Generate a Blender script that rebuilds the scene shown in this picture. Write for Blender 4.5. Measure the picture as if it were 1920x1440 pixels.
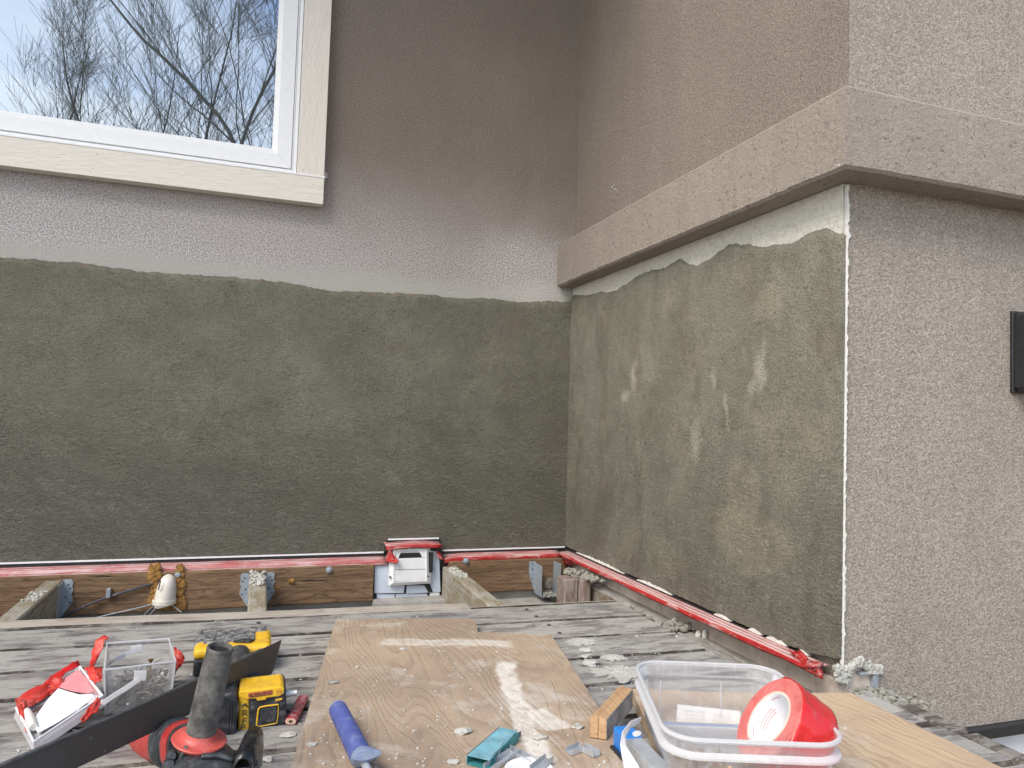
import bpy, bmesh, math, random
from mathutils import Vector, Matrix, noise
random.seed(7)
S = bpy.context.scene
for o in list(bpy.data.objects): bpy.data.objects.remove(o)
COL = S.collection

# ------------------------------------------------------------ camera
FPX, YAW, PITCH, ROLL, CH = 1373.0, 0.330864, 0.0469884, 0.03164, 0.37
def cam_axes():
    cy, sy, cp, sp = math.cos(YAW), math.sin(YAW), math.cos(PITCH), math.sin(PITCH)
    f = Vector((sy*cp, cy*cp, sp)); r = Vector((cy, -sy, 0)); u = r.cross(f)
    c, s = math.cos(ROLL), math.sin(ROLL)
    return c*r+s*u, -s*r+c*u, f
CR, CU, CF = cam_axes()
cd = bpy.data.cameras.new('camera'); cam = bpy.data.objects.new('camera', cd); COL.objects.link(cam)
cd.sensor_width = 36; cd.lens = 36*FPX/1920; cd.clip_start = 0.02; cd.clip_end = 500
cam.matrix_world = Matrix(((CR.x, CU.x, -CF.x, 0), (CR.y, CU.y, -CF.y, 0), (CR.z, CU.z, -CF.z, CH), (0, 0, 0, 1)))
S.camera = cam
def at(px, py, ax, v):
    """where the photo's pixel meets the plane axis=v (a wall, the deck...)"""
    d = CF + (px-960)/FPX*CR - (py-720)/FPX*CU
    if ax == 2: v = v-CH
    q = d*(v/d[ax]); q.z += CH
    return q

# ------------------------------------------------------------ world, sun, exposure
W = bpy.data.worlds.new('World'); S.world = W; W.use_nodes = True
nt = W.node_tree; nt.nodes.clear()
out = nt.nodes.new('ShaderNodeOutputWorld'); bg = nt.nodes.new('ShaderNodeBackground')
sky = nt.nodes.new('ShaderNodeTexSky'); sky.sky_type = 'NISHITA'; sky.sun_disc = False
SUN_EL, SUN_AZ = math.radians(48), math.radians(-128)      # azimuth measured from +Y towards +X
sky.sun_elevation = SUN_EL; sky.sun_rotation = SUN_AZ; sky.dust_density = 1.2
tc = nt.nodes.new('ShaderNodeTexCoord'); mp = nt.nodes.new('ShaderNodeMapping'); mp.inputs['Scale'].default_value = (1.6, 1.6, 5.0)
mp.inputs['Rotation'].default_value = (0.25, 0.5, 0.2)
nz = nt.nodes.new('ShaderNodeTexNoise'); nz.inputs['Scale'].default_value = 1.5; nz.inputs['Detail'].default_value = 9; nz.inputs['Roughness'].default_value = .55; nz.inputs['Distortion'].default_value = .5
rp = nt.nodes.new('ShaderNodeValToRGB'); rp.color_ramp.elements[0].position = .36; rp.color_ramp.elements[1].position = .74
sx = nt.nodes.new('ShaderNodeSeparateXYZ'); ma = nt.nodes.new('ShaderNodeMath'); ma.operation = 'MULTIPLY_ADD'
ma.inputs[1].default_value = -1.2; ma.inputs[2].default_value = 0.53       # more cloud low in the sky, bluer above
mb = nt.nodes.new('ShaderNodeMath'); mb.operation = 'MULTIPLY_ADD'; mb.inputs[1].default_value = -0.55; 
mc = nt.nodes.new('ShaderNodeMath'); mc.operation = 'ADD'
mx = nt.nodes.new('ShaderNodeMix'); mx.data_type = 'RGBA'; mx.inputs[7].default_value = (7.9, 8.1, 8.3, 1)
L = nt.links.new
L(tc.outputs['Generated'], mp.inputs[0]); L(mp.outputs[0], nz.inputs[0]); L(tc.outputs['Generated'], sx.inputs[0])
L(sx.outputs[2], ma.inputs[0]); L(sx.outputs[0], mb.inputs[0]); L(ma.outputs[0], mb.inputs[2]); L(nz.outputs[0], mc.inputs[0]); L(mb.outputs[0], mc.inputs[1])
L(mc.outputs[0], rp.inputs[0]); L(rp.outputs[0], mx.inputs[0]); L(sky.outputs[0], mx.inputs[6]); L(mx.outputs[2], bg.inputs[0]); L(bg.outputs[0], out.inputs[0])
bg.inputs[1].default_value = 0.12
sl = bpy.data.lights.new('sun', 'SUN'); sl.energy = 1.5; sl.angle = math.radians(28); sl.color = (1, .92, .82)
so = bpy.data.objects.new('sun', sl); COL.objects.link(so)
sd = Vector((math.sin(SUN_AZ)*math.cos(SUN_EL), math.cos(SUN_AZ)*math.cos(SUN_EL), math.sin(SUN_EL)))
so.rotation_euler = sd.to_track_quat('Z', 'Y').to_euler()
S.view_settings.view_transform = 'Standard'; S.view_settings.look = 'None'; S.view_settings.gamma = 1; S.view_settings.use_curve_mapping = False
S.view_settings.exposure = 1.15

# ------------------------------------------------------------ material helpers
class N:
    def __init__(s, name):
        s.m = bpy.data.materials.new(name); s.m.use_nodes = True; s.t = s.m.node_tree
        s.b = s.t.nodes['Principled BSDF']; s.tc = s.t.nodes.new('ShaderNodeTexCoord')
        s.g = s.t.nodes.new('ShaderNodeNewGeometry')
    @property
    def pos(s): return s.g.outputs['Position']
    @property
    def obj(s): return s.tc.outputs['Object']
    def put(s, sock, v):
        if isinstance(v, bpy.types.NodeSocket): s.t.links.new(v, sock)
        elif isinstance(v, (tuple, list)) and len(v) == 3 and sock.type == 'RGBA': sock.default_value = (*v, 1)
        else: sock.default_value = v
    def map(s, vec, scale=(1, 1, 1), rot=(0, 0, 0), loc=(0, 0, 0)):
        n = s.t.nodes.new('ShaderNodeMapping'); s.put(n.inputs[0], vec)
        n.inputs[1].default_value = loc; n.inputs[2].default_value = rot; n.inputs[3].default_value = scale; return n.outputs[0]
    def noise(s, vec, scale=5, det=4, rough=.55, dist=0, col=False):
        n = s.t.nodes.new('ShaderNodeTexNoise'); s.put(n.inputs['Vector'], vec); n.inputs['Scale'].default_value = scale
        n.inputs['Detail'].default_value = det; n.inputs['Roughness'].default_value = rough; n.inputs['Distortion'].default_value = dist
        return n.outputs[1 if col else 0]
    def vor(s, vec, scale=5, feat='F1'):
        n = s.t.nodes.new('ShaderNodeTexVoronoi'); n.feature = feat; s.put(n.inputs['Vector'], vec); n.inputs['Scale'].default_value = scale; return n.outputs[0]
    def wave(s, vec, scale=5, dist=3, det=3, dscale=1, axis='X', rough=.5):
        n = s.t.nodes.new('ShaderNodeTexWave'); n.bands_direction = axis; s.put(n.inputs['Vector'], vec); n.inputs['Scale'].default_value = scale
        n.inputs['Distortion'].default_value = dist; n.inputs['Detail'].default_value = det; n.inputs['Detail Scale'].default_value = dscale; n.inputs['Detail Roughness'].default_value = rough
        return n.outputs[1]
    def ramp(s, f, stops):
        n = s.t.nodes.new('ShaderNodeValToRGB'); s.put(n.inputs[0], f); e = n.color_ramp.elements
        while len(e) < len(stops): e.new(.5)
        for k, (p, c) in enumerate(stops):
            e[k].position = p; e[k].color = (c, c, c, 1) if not isinstance(c, tuple) else (*c, 1)
        return n.outputs[0]
    def mix(s, f, a, b, mode='MIX'):
        n = s.t.nodes.new('ShaderNodeMix'); n.data_type = 'RGBA'; n.blend_type = mode; n.clamp_factor = True
        s.put(n.inputs[0], f); s.put(n.inputs[6], a); s.put(n.inputs[7], b); return n.outputs[2]
    def math(s, op, a, b=0.0, c=0.0, clamp=False):
        n = s.t.nodes.new('ShaderNodeMath'); n.operation = op; n.use_clamp = clamp
        s.put(n.inputs[0], a); s.put(n.inputs[1], b); s.put(n.inputs[2], c); return n.outputs[0]
    def sep(s, v):
        n = s.t.nodes.new('ShaderNodeSeparateXYZ'); s.put(n.inputs[0], v); return n.outputs
    def step(s, v, lo, hi, a=0.0, b=1.0):
        n = s.t.nodes.new('ShaderNodeMapRange'); n.interpolation_type = 'SMOOTHSTEP'; s.put(n.inputs[0], v)
        n.inputs[1].default_value = lo; n.inputs[2].default_value = hi; n.inputs[3].default_value = a; n.inputs[4].default_value = b; return n.outputs[0]
    def blob(s, c, r, soft=.6, warp=None):
        """smooth elliptical patch at world point c with radii r"""
        v = s.map(warp or s.pos, scale=(1/r[0], 1/r[1], 1/r[2]), loc=(-c[0]/r[0], -c[1]/r[1], -c[2]/r[2]))
        n = s.t.nodes.new('ShaderNodeVectorMath'); n.operation = 'LENGTH'; s.put(n.inputs[0], v)
        return s.step(n.outputs['Value'], 1-soft, 1, 1, 0)
    def warped(s, amt, scale):
        n = s.t.nodes.new('ShaderNodeVectorMath'); n.operation = 'MULTIPLY_ADD'
        s.put(n.inputs[0], s.noise(s.pos, scale, 4, .6, 0, True)); n.inputs[1].default_value = (amt,)*3
        m = s.t.nodes.new('ShaderNodeVectorMath'); m.operation = 'SUBTRACT'; s.put(m.inputs[0], s.pos); m.inputs[1].default_value = (amt*.5,)*3
        s.t.links.new(m.outputs[0], n.inputs[2]); return n.outputs[0]
    def bump(s, h, st=.5, d=.002, nrm=None):
        n = s.t.nodes.new('ShaderNodeBump'); n.inputs['Strength'].default_value = st; n.inputs['Distance'].default_value = d
        s.put(n.inputs['Height'], h)
        if nrm: s.put(n.inputs['Normal'], nrm)
        return n.outputs[0]
    def done(s, col=None, rough=None, nrm=None, metal=None, spec=None, **kw):
        if col is not None: s.put(s.b.inputs['Base Color'], col)
        if rough is not None: s.put(s.b.inputs['Roughness'], rough)
        if nrm is not None: s.put(s.b.inputs['Normal'], nrm)
        if metal is not None: s.put(s.b.inputs['Metallic'], metal)
        if spec is not None: s.b.inputs['Specular IOR Level'].default_value = spec
        for k, v in kw.items(): s.put(s.b.inputs[k], v)
        return s.m
def addc(n, a, b): return n.math('ADD', a, b)

def simple(name, col, rough=.5, metal=0, wear=.12, scale=60, bump=.15, bscale=300, spec=.5, dust=0, dustcol=(.42, .41, .38)):
    n = N(name); v = n.noise(n.pos, scale, 5, .65)
    c = n.mix(n.ramp(v, [(.3, 0.), (.7, 1.)]), tuple(x*(1-wear) for x in col), tuple(min(1, x*(1+wear)) for x in col))
    if dust:
        d = n.ramp(n.noise(n.pos, scale*1.3, 8, .75), [(.62-dust*.25, 0.), (.80-dust*.15, 1.)])
        c = n.mix(n.math('MULTIPLY', d, .8), c, dustcol)
    r = n.math('ADD', n.math('MULTIPLY', v, .25), rough-.12)
    return n.done(c, r, n.bump(n.noise(n.pos, bscale, 3), bump, .0006), metal, spec)

M = {}
def stucco(name, base, haze=0, pit=0, gr=1.0):
    n = N(name); P = n.pos; z = n.sep(P)[2]; x = n.sep(P)[0]
    f = n.noise(n.map(P, (1, 1, 1.25)), 290, 6, .72, .25); f2 = n.noise(P, 95, 3, .6)
    big = n.noise(P, 3.2, 5, .6)
    c = n.mix(n.ramp(big, [(.3, 0.), (.7, 1.)]), tuple(v*.93 for v in base), tuple(v*1.06 for v in base))
    st_ = n.noise(n.map(P, (1, 1, .22)), 9, 6, .7); c = n.mix(n.ramp(st_, [(.42, .28), (.60, 0.)]), c, tuple(v*.72 for v in base)); c = n.mix(n.ramp(n.noise(n.map(P, loc=(5, 5, 5)), 2.1, 6, .65), [(.50, 0.), (.72, .4)]), c, tuple(min(1, v*1.25) for v in base))
    c = n.mix(n.ramp(f, [(.38, .85*gr), (.56, 0.)]), c, tuple(v*.42 for v in base))  # crevice shade between the bumps, painted into the colour
    c = n.mix(n.ramp(f, [(.56, 0.), (.70, .55*gr)]), c, tuple(min(1, v*1.75) for v in base))
    if pit:
        c = n.mix(n.ramp(n.math('ADD', n.noise(n.map(P, (1, 1, 1.3)), 130, 4, .6, .6), n.math('MULTIPLY', n.noise(P, 14, 3), .12)), [(.40, .75), (.46, 0.)]), c, tuple(v*.38 for v in base))
    if haze:
        # dried cement dust and render smears above the fresh plaster
        w = n.warped(.10, 7)
        zz = n.sep(w)[2]; xx = n.sep(w)[0]
        lo = n.step(zz, .72, 1.12, 1, 0); lf = n.step(xx, -.5, 1.1, 1, .42)
        hz = n.math('MULTIPLY', lo, lf)
        sp = n.ramp(n.noise(P, 270, 5, .80, .1), [(.46, 0.), (.55, 1.)])
        c = n.mix(n.math('MULTIPLY', n.math('MULTIPLY', hz, sp), .95), c, (.82, .80, .81))
        c = n.mix(n.math('MULTIPLY', hz, .32), c, (.46, .44, .43))
        e = n.sep(n.warped(.07, 11))[2]
        c = n.mix(n.math('MULTIPLY', n.step(e, .724, .772, 1, 0), .85), c, (.47, .465, .42))
        # cement smear low beside the inner corner
        c = n.mix(n.math('MULTIPLY', n.blob((.78, 2, .74), (.12, .2, .07), .7, w), .6), c, (.52, .51, .47))
        c = n.mix(n.math('MULTIPLY', n.math('MULTIPLY', n.blob((.74, 2, .80), (.30, .3, .17), .9, w), sp), .9), c, (.72, .70, .68))
    h = n.math('ADD', f, n.math('MULTIPLY', f2, .8))
    b = n.bump(h, .9, .0048)
    M[name] = n.done(c, .92, b, spec=.2); return M[name]
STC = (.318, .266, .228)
stucco('stucco_a', STC, haze=1); stucco('stucco_b', (.36, .305, .258)); stucco('stucco_c', (.485, .425, .368)); stucco('band', (.42, .365, .312), pit=1, gr=.45)  # one stucco; light differences between the walls are put into the base colours

def m_basecoat():
    n = N('basecoat'); f = n.noise(n.pos, 120, 5, .65)
    c = n.mix(f, (.52, .505, .44), (.78, .76, .68)); c = n.mix(n.ramp(n.noise(n.map(n.pos, (1, 6, 20)), 12, 4), [(.5, 0.), (.75, .5)]), c, (.36, .34, .30))
    M['basecoat'] = n.done(c, .9, n.bump(n.noise(n.pos, 110, 5), .9, .004), spec=.2)
m_basecoat()

def m_plaster(name, side):
    n = N(name); P = n.pos
    w = n.warped(.09, 6)
    big = n.noise(P, 4.5, 6, .62, .4); mid = n.noise(P, 17, 5, .6, .3); fine = n.noise(P, 330, 3, .6)
    if side == 'a':
        c = n.mix(n.ramp(big, [(.32, 0.), (.68, 1.)]), (.138, .134, .102), (.205, .200, .156))
        c = n.mix(n.ramp(mid, [(.45, 0.), (.72, .5)]), c, (.118, .112, .088))
        c = n.mix(n.ramp(n.noise(n.map(P, (1, 1, 1), loc=(3, 0, 5)), 3.2, 5, .6), [(.45, 0.), (.7, .6)]), c, (.165, .148, .114))
        c = n.mix(n.math('MULTIPLY', n.step(n.sep(P)[2], 0, .45, 1, 0), .40), c, (.198, .196, .168))
        pk = n.ramp(n.noise(n.map(P, (260, 1, 30)), 1, 3), [(.35, .3), (.65, 1.)])
        def seg(pts, r, st):
            nonlocal c
            for (px, py) in pts:
                q = at(px, py, 1, 1.985)
                c = n.mix(n.math('MULTIPLY', n.math('MULTIPLY', n.blob(q, (r*1.5, .1, r), .95), pk), st), c, (.22, .125, .095))
        seg([(965, 605), (985, 613), (1003, 622), (1020, 632), (1036, 643), (1050, 656), (1057, 668)], .018, .5)
        seg([(735, 648), (755, 655)], .022, .3)
        seg([(700, 552), (745, 553), (775, 553), (160, 496), (230, 500), (485, 523)], .011, .7)
    else:
        c = n.mix(n.ramp(big, [(.32, 0.), (.66, 1.)]), (.200, .190, .145), (.280, .268, .214))
        c = n.mix(n.ramp(n.noise(n.map(P, (1, 1.6, .7), loc=(1, 2, 3)), 5.5, 5, .6, .6), [(.5, 0.), (.68, .6)]), c, (.160, .140, .102))
        c = n.mix(n.ramp(n.noise(n.map(P, (1, 1, 1), loc=(7, 1, 1)), 7, 4, .55), [(.56, 0.), (.66, .5)]), c, (.33, .30, .22))
        # nearly dry, pale patches
        pts = [(1187, 705, .022, .050, .9), (1172, 742, .028, .022, 1), (1424, 700, .020, .055, .95), (1408, 735, .016, .03, .7), (1339, 712, .010, .035, .8),
               (1361, 770, .009, .040, .9), (1363, 800, .012, .022, .8), (1303, 835, .022, .06, .55), (1310, 800, .03, .05, .35), (1196, 850, .012, .05, .4),
               (1430, 645, .008, .03, .4), (1195, 680, .01, .02, .5)]
        for px, py, ry, rz, st in pts:
            q = at(px, py, 0, .861)
            c = n.mix(n.math('MULTIPLY', n.blob(q, (.1, ry*1.15, rz*1.1), .9, n.warped(.055, 26)), st*.72), c, (.50, .475, .385))
        for px, py, ry, rz, st in [(1440, 575, .05, .05, .35), (1520, 650, .07, .04, .2), (1400, 1010, .16, .07, .55), (1390, 920, .07, .07, .45), (1480, 860, .07, .12, .25), (1250, 1050, .1, .05, .25)]:
            q = at(px, py, 0, .861); c = n.mix(n.math('MULTIPLY', n.blob(q, (.1, ry, rz), .35, w), st), c, (.36, .33, .24))
        # pale lip where it meets the stucco corner
        c = n.mix(n.ramp(n.noise(n.map(P, loc=(0, 3, 9)), 15, 6, .7), [(.5, 0.), (.68, .5)]), c, (.16, .148, .11))
    c = n.mix(n.ramp(fine, [(.36, .55), (.5, 0.)]), c, (.05, .045, .035))
    c = n.mix(n.ramp(fine, [(.6, 0.), (.75, .35)]), c, (.33, .32, .27))
    # trowel drags: thin curved scratches, denser low down
    d1 = n.noise(n.map(w, (22, 22, 90), rot=(.05, .08, 0)), 3, 5, .7, 1.0)
    low = n.step(n.sep(P)[2], .05, .5, 1, .25)
    h = n.math('ADD', n.math('MULTIPLY', fine, .35), n.math('MULTIPLY', n.math('MULTIPLY', d1, low), 2.6))
    h = n.math('ADD', h, n.math('MULTIPLY', mid, 1.2))
    pit = n.ramp(n.noise(n.map(P, (1, 1, 1.8)), 70, 3, .6, 1.2), [(.25, -0.0), (.33, 1.)])
    c = n.mix(n.ramp(n.math('ADD', pit, n.noise(P, 6, 3)), [(.45, .7), (.9, 0.)]), c, (.05, .047, .038))
    h = n.math('ADD', h, n.math('MULTIPLY', pit, .5))
    M[name] = n.done(c, .78 if side == 'a' else .82, n.bump(h, .9, .0052), spec=.3)
m_plaster('plaster_a', 'a'); m_plaster('plaster_b', 'b')

def m_wood(name, light, dark, axis=0, scale=1, knots=0, smear=0, smearcol=(.5, .5, .46), rough=.8, crack=.5, bump=.5, ring=14):
    """axis = grain direction (0 x, 1 y, 2 z)"""
    n = N(name); P = n.pos
    st = [60*scale]*3; st[axis] = 3.0*scale
    st2 = [16*scale]*3; st2[axis] = 1.6*scale
    w = n.warped(.012, 5)
    g = n.noise(n.map(w, tuple(st)), 2.6, 8, .75, .2); b = n.noise(n.map(w, tuple(st2)), 1.5, 4, .6, .6)
    c = n.mix(n.ramp(g, [(.28, 0.), (.7, 1.)]), dark, light)
    rings = n.math('FRACT', n.math('MULTIPLY', b, ring))
    c = n.mix(n.ramp(rings, [(0., .7), (.18, 0.), (.85, 0.), (1., .7)]), c, tuple(v*.72 for v in dark))
    if knots:
        vo = n.vor(n.map(P, (7, 7, 7)), .8); k = n.ramp(vo, [(.08, 1.), (.16, 0.)])
        c = n.mix(n.math('MULTIPLY', k, .8), c, tuple(v*.45 for v in dark))
    ck = n.ramp(n.noise(n.map(w, tuple(x*.8 for x in st)), 2.2, 3, .5, .2), [(.24, 1.), (.31, 0.)])
    c = n.mix(n.math('MULTIPLY', ck, crack), c, (.03, .025, .02))
    if smear:
        s3 = [24.]*3; s3[axis] = 8.
        sm = n.noise(n.map(w, tuple(s3)), 1.6, 10, .74, .4); ds = [150.]*3; ds[axis] = 28.
        dsh = n.ramp(n.noise(n.map(w, tuple(ds)), 1.0, 4, .7), [(.60, 0.), (.68, .8)]); c = n.mix(n.math('MULTIPLY', dsh, n.ramp(n.noise(n.pos, 9, 4), [(.4, .1), (.6, 1.)])), c, tuple(v*1.15 for v in smearcol)); sm2 = n.ramp(n.math('ADD', sm, n.math('MULTIPLY', g, .18)), [(.59-smear*.08, 0.), (.675-smear*.06, .85)])
        c = n.mix(sm2, c, smearcol)
        sp = n.ramp(n.noise(P, 85, 4, .7), [(.66, 0.), (.70, .9)]); c = n.mix(sp, c, (.62, .61, .57))
    h = n.math('ADD', g, n.math('MULTIPLY', ck, -1.0))
    oi = n.t.nodes.new('ShaderNodeObjectInfo'); c = n.mix(n.math('MULTIPLY', oi.outputs['Random'], .30), c, tuple(v*.55 for v in dark))
    M[name] = n.done(c, rough, n.bump(h, bump, .003), spec=.25); return M[name]
m_wood('deck_wood', (.345, .33, .325), (.135, .12, .116), 0, 1, 0, 1.0, (.49, .48, .445), crack=1, bump=1.0, ring=6)
m_wood('deck_edge', (.52, .46, .40), (.30, .25, .21), 0, 1, 0, .6, (.50, .47, .42), crack=.7, ring=6)
m_wood('deck_dark', (.15, .13, .115), (.07, .058, .05), 0, 1, 0, .5, (.36, .34, .31), crack=.7)
m_wood('seam_shade_dirt', (.09, .075, .065), (.035, .028, .024), 0, 1, 0, .2, (.3, .28, .25), crack=.5)  # shade of the narrow gaps, with some dirt, painted on board sides
m_wood('ledger_wood', (.32, .205, .12), (.085, .05, .03), 0, .8, 1, 0, crack=1, bump=.9, ring=16)
m_wood('joist_wood', (.40, .35, .25), (.22, .19, .13), 1, 1, 0, .45, (.42, .41, .37), crack=.6)
m_wood('joist_grey', (.34, .33, .31), (.19, .18, .17), 1, 1, 0, .5, (.40, .39, .37), crack=.8)
m_wood('joist_brown', (.26, .20, .13), (.12, .09, .055), 1, 1, 0, .2, (.36, .34, .30), crack=.6)
m_wood('block_wood', (.66, .44, .25), (.46, .28, .15), 1, 1.6, 0, 0, crack=.2, ring=10)
m_wood('block_grey', (.36, .35, .33), (.22, .20, .18), 1, 1.6, 0, .5, (.45, .44, .42), crack=.5)
m_wood('post_brown', (.33, .25, .21), (.23, .165, .14), 2, 1, 0, .25, (.4, .36, .33), crack=.3)

def m_ply(name, light, dark, white, rot=0.0, ringn=9, marks=(), along=1.2, rc=1.0):
    n = N(name); P = n.map(n.pos, rot=(0, 0, rot)); w = n.warped(.03, 5)
    wr = n.map(w, rot=(0, 0, rot))
    b = n.noise(n.map(wr, (7.5, along, 7)), 1.0, 2.0, .42, .25)
    rings = n.math('FRACT', n.math('MULTIPLY', b, ringn*2.3))
    g = n.noise(n.map(wr, (90, 5, 90)), 2.2, 7, .75)
    rings_fade = n.ramp(n.noise(n.map(n.pos, loc=(2, 7, 0)), 11, 5, .7), [(.38, .15), (.62, 1.)])
    c = n.mix(n.ramp(g, [(.3, 0.), (.7, 1.)]), tuple(v*.86 for v in light), light)
    blot = n.noise(n.pos, 5, 5, .6); c = n.mix(n.ramp(blot, [(.38, .8), (.58, 0.)]), c, dark); c = n.mix(n.ramp(n.noise(n.map(n.pos, loc=(4, 4, 0)), 13, 6, .7), [(.52, 0.), (.7, .6)]), c, tuple(v*.8 for v in dark))
    c = n.mix(n.math('MULTIPLY', n.ramp(rings, [(0., .0), (.4, .05*rc), (.80, .42*rc), (.93, .5*rc), (1., 0.)]), rings_fade), c, tuple(v*.74 for v in dark))
    d = n.ramp(n.noise(w, 9, 9, .72, .4), [(.52, 0.), (.66, .75)]); c = n.mix(n.math('MULTIPLY', d, white), c, (.56, .52, .46))
    ck = n.ramp(n.noise(n.map(n.pos, (70, 4, 70)), 2.0, 3), [(.22, .9), (.27, 0.)]); c = n.mix(ck, c, tuple(v*.45 for v in dark))
    for (x0, y0, x1, y1, wd, st) in marks:      # dried plaster smears: soft boxes along a segment
        dx, dy = x1-x0, y1-y0; ln = math.hypot(dx, dy); a = math.atan2(dy, dx)
        lw = n.warped(.035, 16)
        v = n.map(lw, loc=(0, 0, 0)); s = n.sep(v)
        u = n.math('ADD', n.math('MULTIPLY', n.math('SUBTRACT', s[0], (x0+x1)/2), math.cos(a)), n.math('MULTIPLY', n.math('SUBTRACT', s[1], (y0+y1)/2), math.sin(a)))
        t = n.math('ADD', n.math('MULTIPLY', n.math('SUBTRACT', s[0], (x0+x1)/2), -math.sin(a)), n.math('MULTIPLY', n.math('SUBTRACT', s[1], (y0+y1)/2), math.cos(a)))
        mu = n.step(n.math('ABSOLUTE', u), ln/2*.85, ln/2, 1, 0); mt = n.step(n.math('ABSOLUTE', t), wd*.55, wd, 1, 0)
        tx = n.ramp(n.noise(lw, 38, 6, .7), [(.30, .25), (.55, 1.)])
        c = n.mix(n.math('MULTIPLY', n.math('MULTIPLY', n.math('MULTIPLY', mu, mt), tx), st), c, (.70, .67, .61))
    sp = n.ramp(n.noise(n.pos, 75, 4, .7), [(.68, 0.), (.72, .9)]); c = n.mix(sp, c, (.6, .58, .53))
    h = n.math('ADD', g, n.math('MULTIPLY', n.ramp(rings, [(.5, 0.), (.9, 1.), (1., 0.)]), -.8))
    M[name] = n.done(c, .75, n.bump(h, .4, .002), spec=.3)
a1 = at(735, 1203, 2, .018); a2 = at(965, 1205, 2, .018); b1 = at(945, 1235, 2, .018); b2 = at(1012, 1440, 2, .018); b3 = at(985, 1325, 2, .018)
m_ply('plywood', (.45, .345, .25), (.30, .228, .17), .95, .06, 19, [(a1.x-.02, a1.y+.004, a2.x, a2.y-.004, .020, .62), (b1.x, b1.y, b2.x, b2.y, .017, .9), (b3.x+.006, b3.y-.01, b3.x+.016, b3.y-.07, .020, .8)])
m_ply('plywood_yellow', (.56, .42, .28), (.41, .305, .21), .9, -.06, 26, (), .35, 1.5)

def m_tape(name, whit, axis):
    n = N(name); P = n.pos; st = [30.]*3; st[axis] = 4
    d = n.noise(n.map(P, tuple(st)), 3, 7, .7, .5); d2 = n.noise(P, 45, 6, .7)
    c = n.mix(n.ramp(d2, [(.4, 0.), (.7, 1.)]), (.36, .014, .016), (.50, .045, .042))
    c = n.mix(n.ramp(n.noise(n.map(P, loc=(3, 1, 2)), 38, 7, .75), [(.56, 0.), (.66, .85)]), c, (.50, .46, .41))
    c = n.mix(n.ramp(d, [(.58-whit*.22, 0.), (.72-whit*.16, .9)]), c, (.62, .47, .45) if whit > .5 else (.62, .46, .43))
    if whit > .4: c = n.mix(.50 if whit > .9 else .3, c, (.60, .38, .38))
    M[name] = n.done(c, .42, n.bump(n.math('ADD', d, n.noise(P, 90, 3)), .4, .002), spec=.5)
m_tape('tape_red', .15, 0); m_tape('tape_dusty', .78, 0); m_tape('tape_side', .95, 1); m_tape('tape_side_edge', .2, 1)

M['vinyl'] = simple('vinyl', (.82, .83, .83), .35, wear=.03, bump=.03)
def m_casing(name, ax):
    n = N(name); st = [120.]*3; st[ax] = 26; g = n.noise(n.map(n.pos, tuple(st)), 1.0, 4, .6, .9)
    c = n.mix(g, (.68, .635, .56), (.77, .725, .65)); M[name] = n.done(c, .6, n.bump(g, .7, .0035), spec=.3)
m_casing('casing_h', 0); m_casing('casing_v', 2)
M['black'] = simple('black', (.020, .021, .023), .38, wear=.2)
M['nail_dark'] = simple('nail_dark', (.06, .05, .045), .6)
M['concrete'] = simple('concrete', (.34, .33, .31), .92, wear=.25, scale=22, bump=.9, bscale=90)
M['beige_wall'] = simple('beige_wall', (.62, .53, .46), .92, wear=.25, scale=25, bump=.9, bscale=70, dust=.35, dustcol=(.26, .235, .20))
M['white_wall'] = simple('white_wall', (.74, .76, .78), .85, wear=.1, scale=15, bump=.9, bscale=60)
M['mortar'] = simple('mortar', (.43, .425, .39), .95, wear=.2, scale=90, bump=.9, bscale=260)
M['mortar_dark'] = simple('mortar_dark', (.27, .265, .23), .95, wear=.25, scale=90, bump=.9, bscale=260)
M['chalk'] = simple('chalk', (.66, .65, .61), .95, wear=.15, scale=90, bump=.8, bscale=200)
M['galv'] = simple('galv', (.36, .41, .46), .45, .35, wear=.2, scale=90, dust=.1)
M['silver'] = simple('silver', (.48, .51, .54), .38, .45, wear=.15)
M['white_plastic'] = simple('white_plastic', (.78, .79, .80), .4, wear=.04, bump=.03)
M['cap_white'] = simple('cap_white', (.70, .67, .61), .55, wear=.06, scale=70, dust=.5, dustcol=(.45, .42, .38))
M['blue_panel'] = simple('blue_panel', (.56, .62, .72), .6, wear=.06, scale=30, dust=.25, dustcol=(.4, .42, .45))
M['foam'] = simple('foam', (.27, .14, .035), .8, wear=.55, scale=70, bump=.9, bscale=120)
M['cable'] = simple('cable', (.045, .047, .055), .45, wear=.1, dust=.3)
M['soil'] = simple('soil', (.21, .17, .12), .95, wear=.4, scale=6, bump=.9, bscale=30)
M['soffit'] = simple('soffit', (.55, .52, .48), .8)
M['rubber'] = simple('rubber', (.055, .054, .05), .85, wear=.35, scale=45, bump=.8, bscale=260, dust=.8, dustcol=(.20, .19, .175))
M['grinder_red'] = simple('grinder_red', (.36, .035, .03), .35, wear=.15, dust=.15, dustcol=(.5, .3, .27))
M['flange_red'] = simple('flange_red', (.50, .075, .06), .5, wear=.12, dust=.35, dustcol=(.55, .26, .22))
M['gear_metal'] = simple('gear_metal', (.055, .06, .065), .42, .5, wear=.3, dust=.55, dustcol=(.24, .25, .26))
M['guard_black'] = simple('guard_black', (.012, .012, .013), .28, .2, wear=.3, dust=.35, dustcol=(.3, .3, .3))
M['drill_yellow'] = simple('drill_yellow', (.74, .44, .02), .5, wear=.12, dust=.5, dustcol=(.35, .25, .1))
M['drill_black'] = simple('drill_black', (.024, .026, .031), .58, wear=.25, dust=.5, dustcol=(.17, .17, .165))
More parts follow.
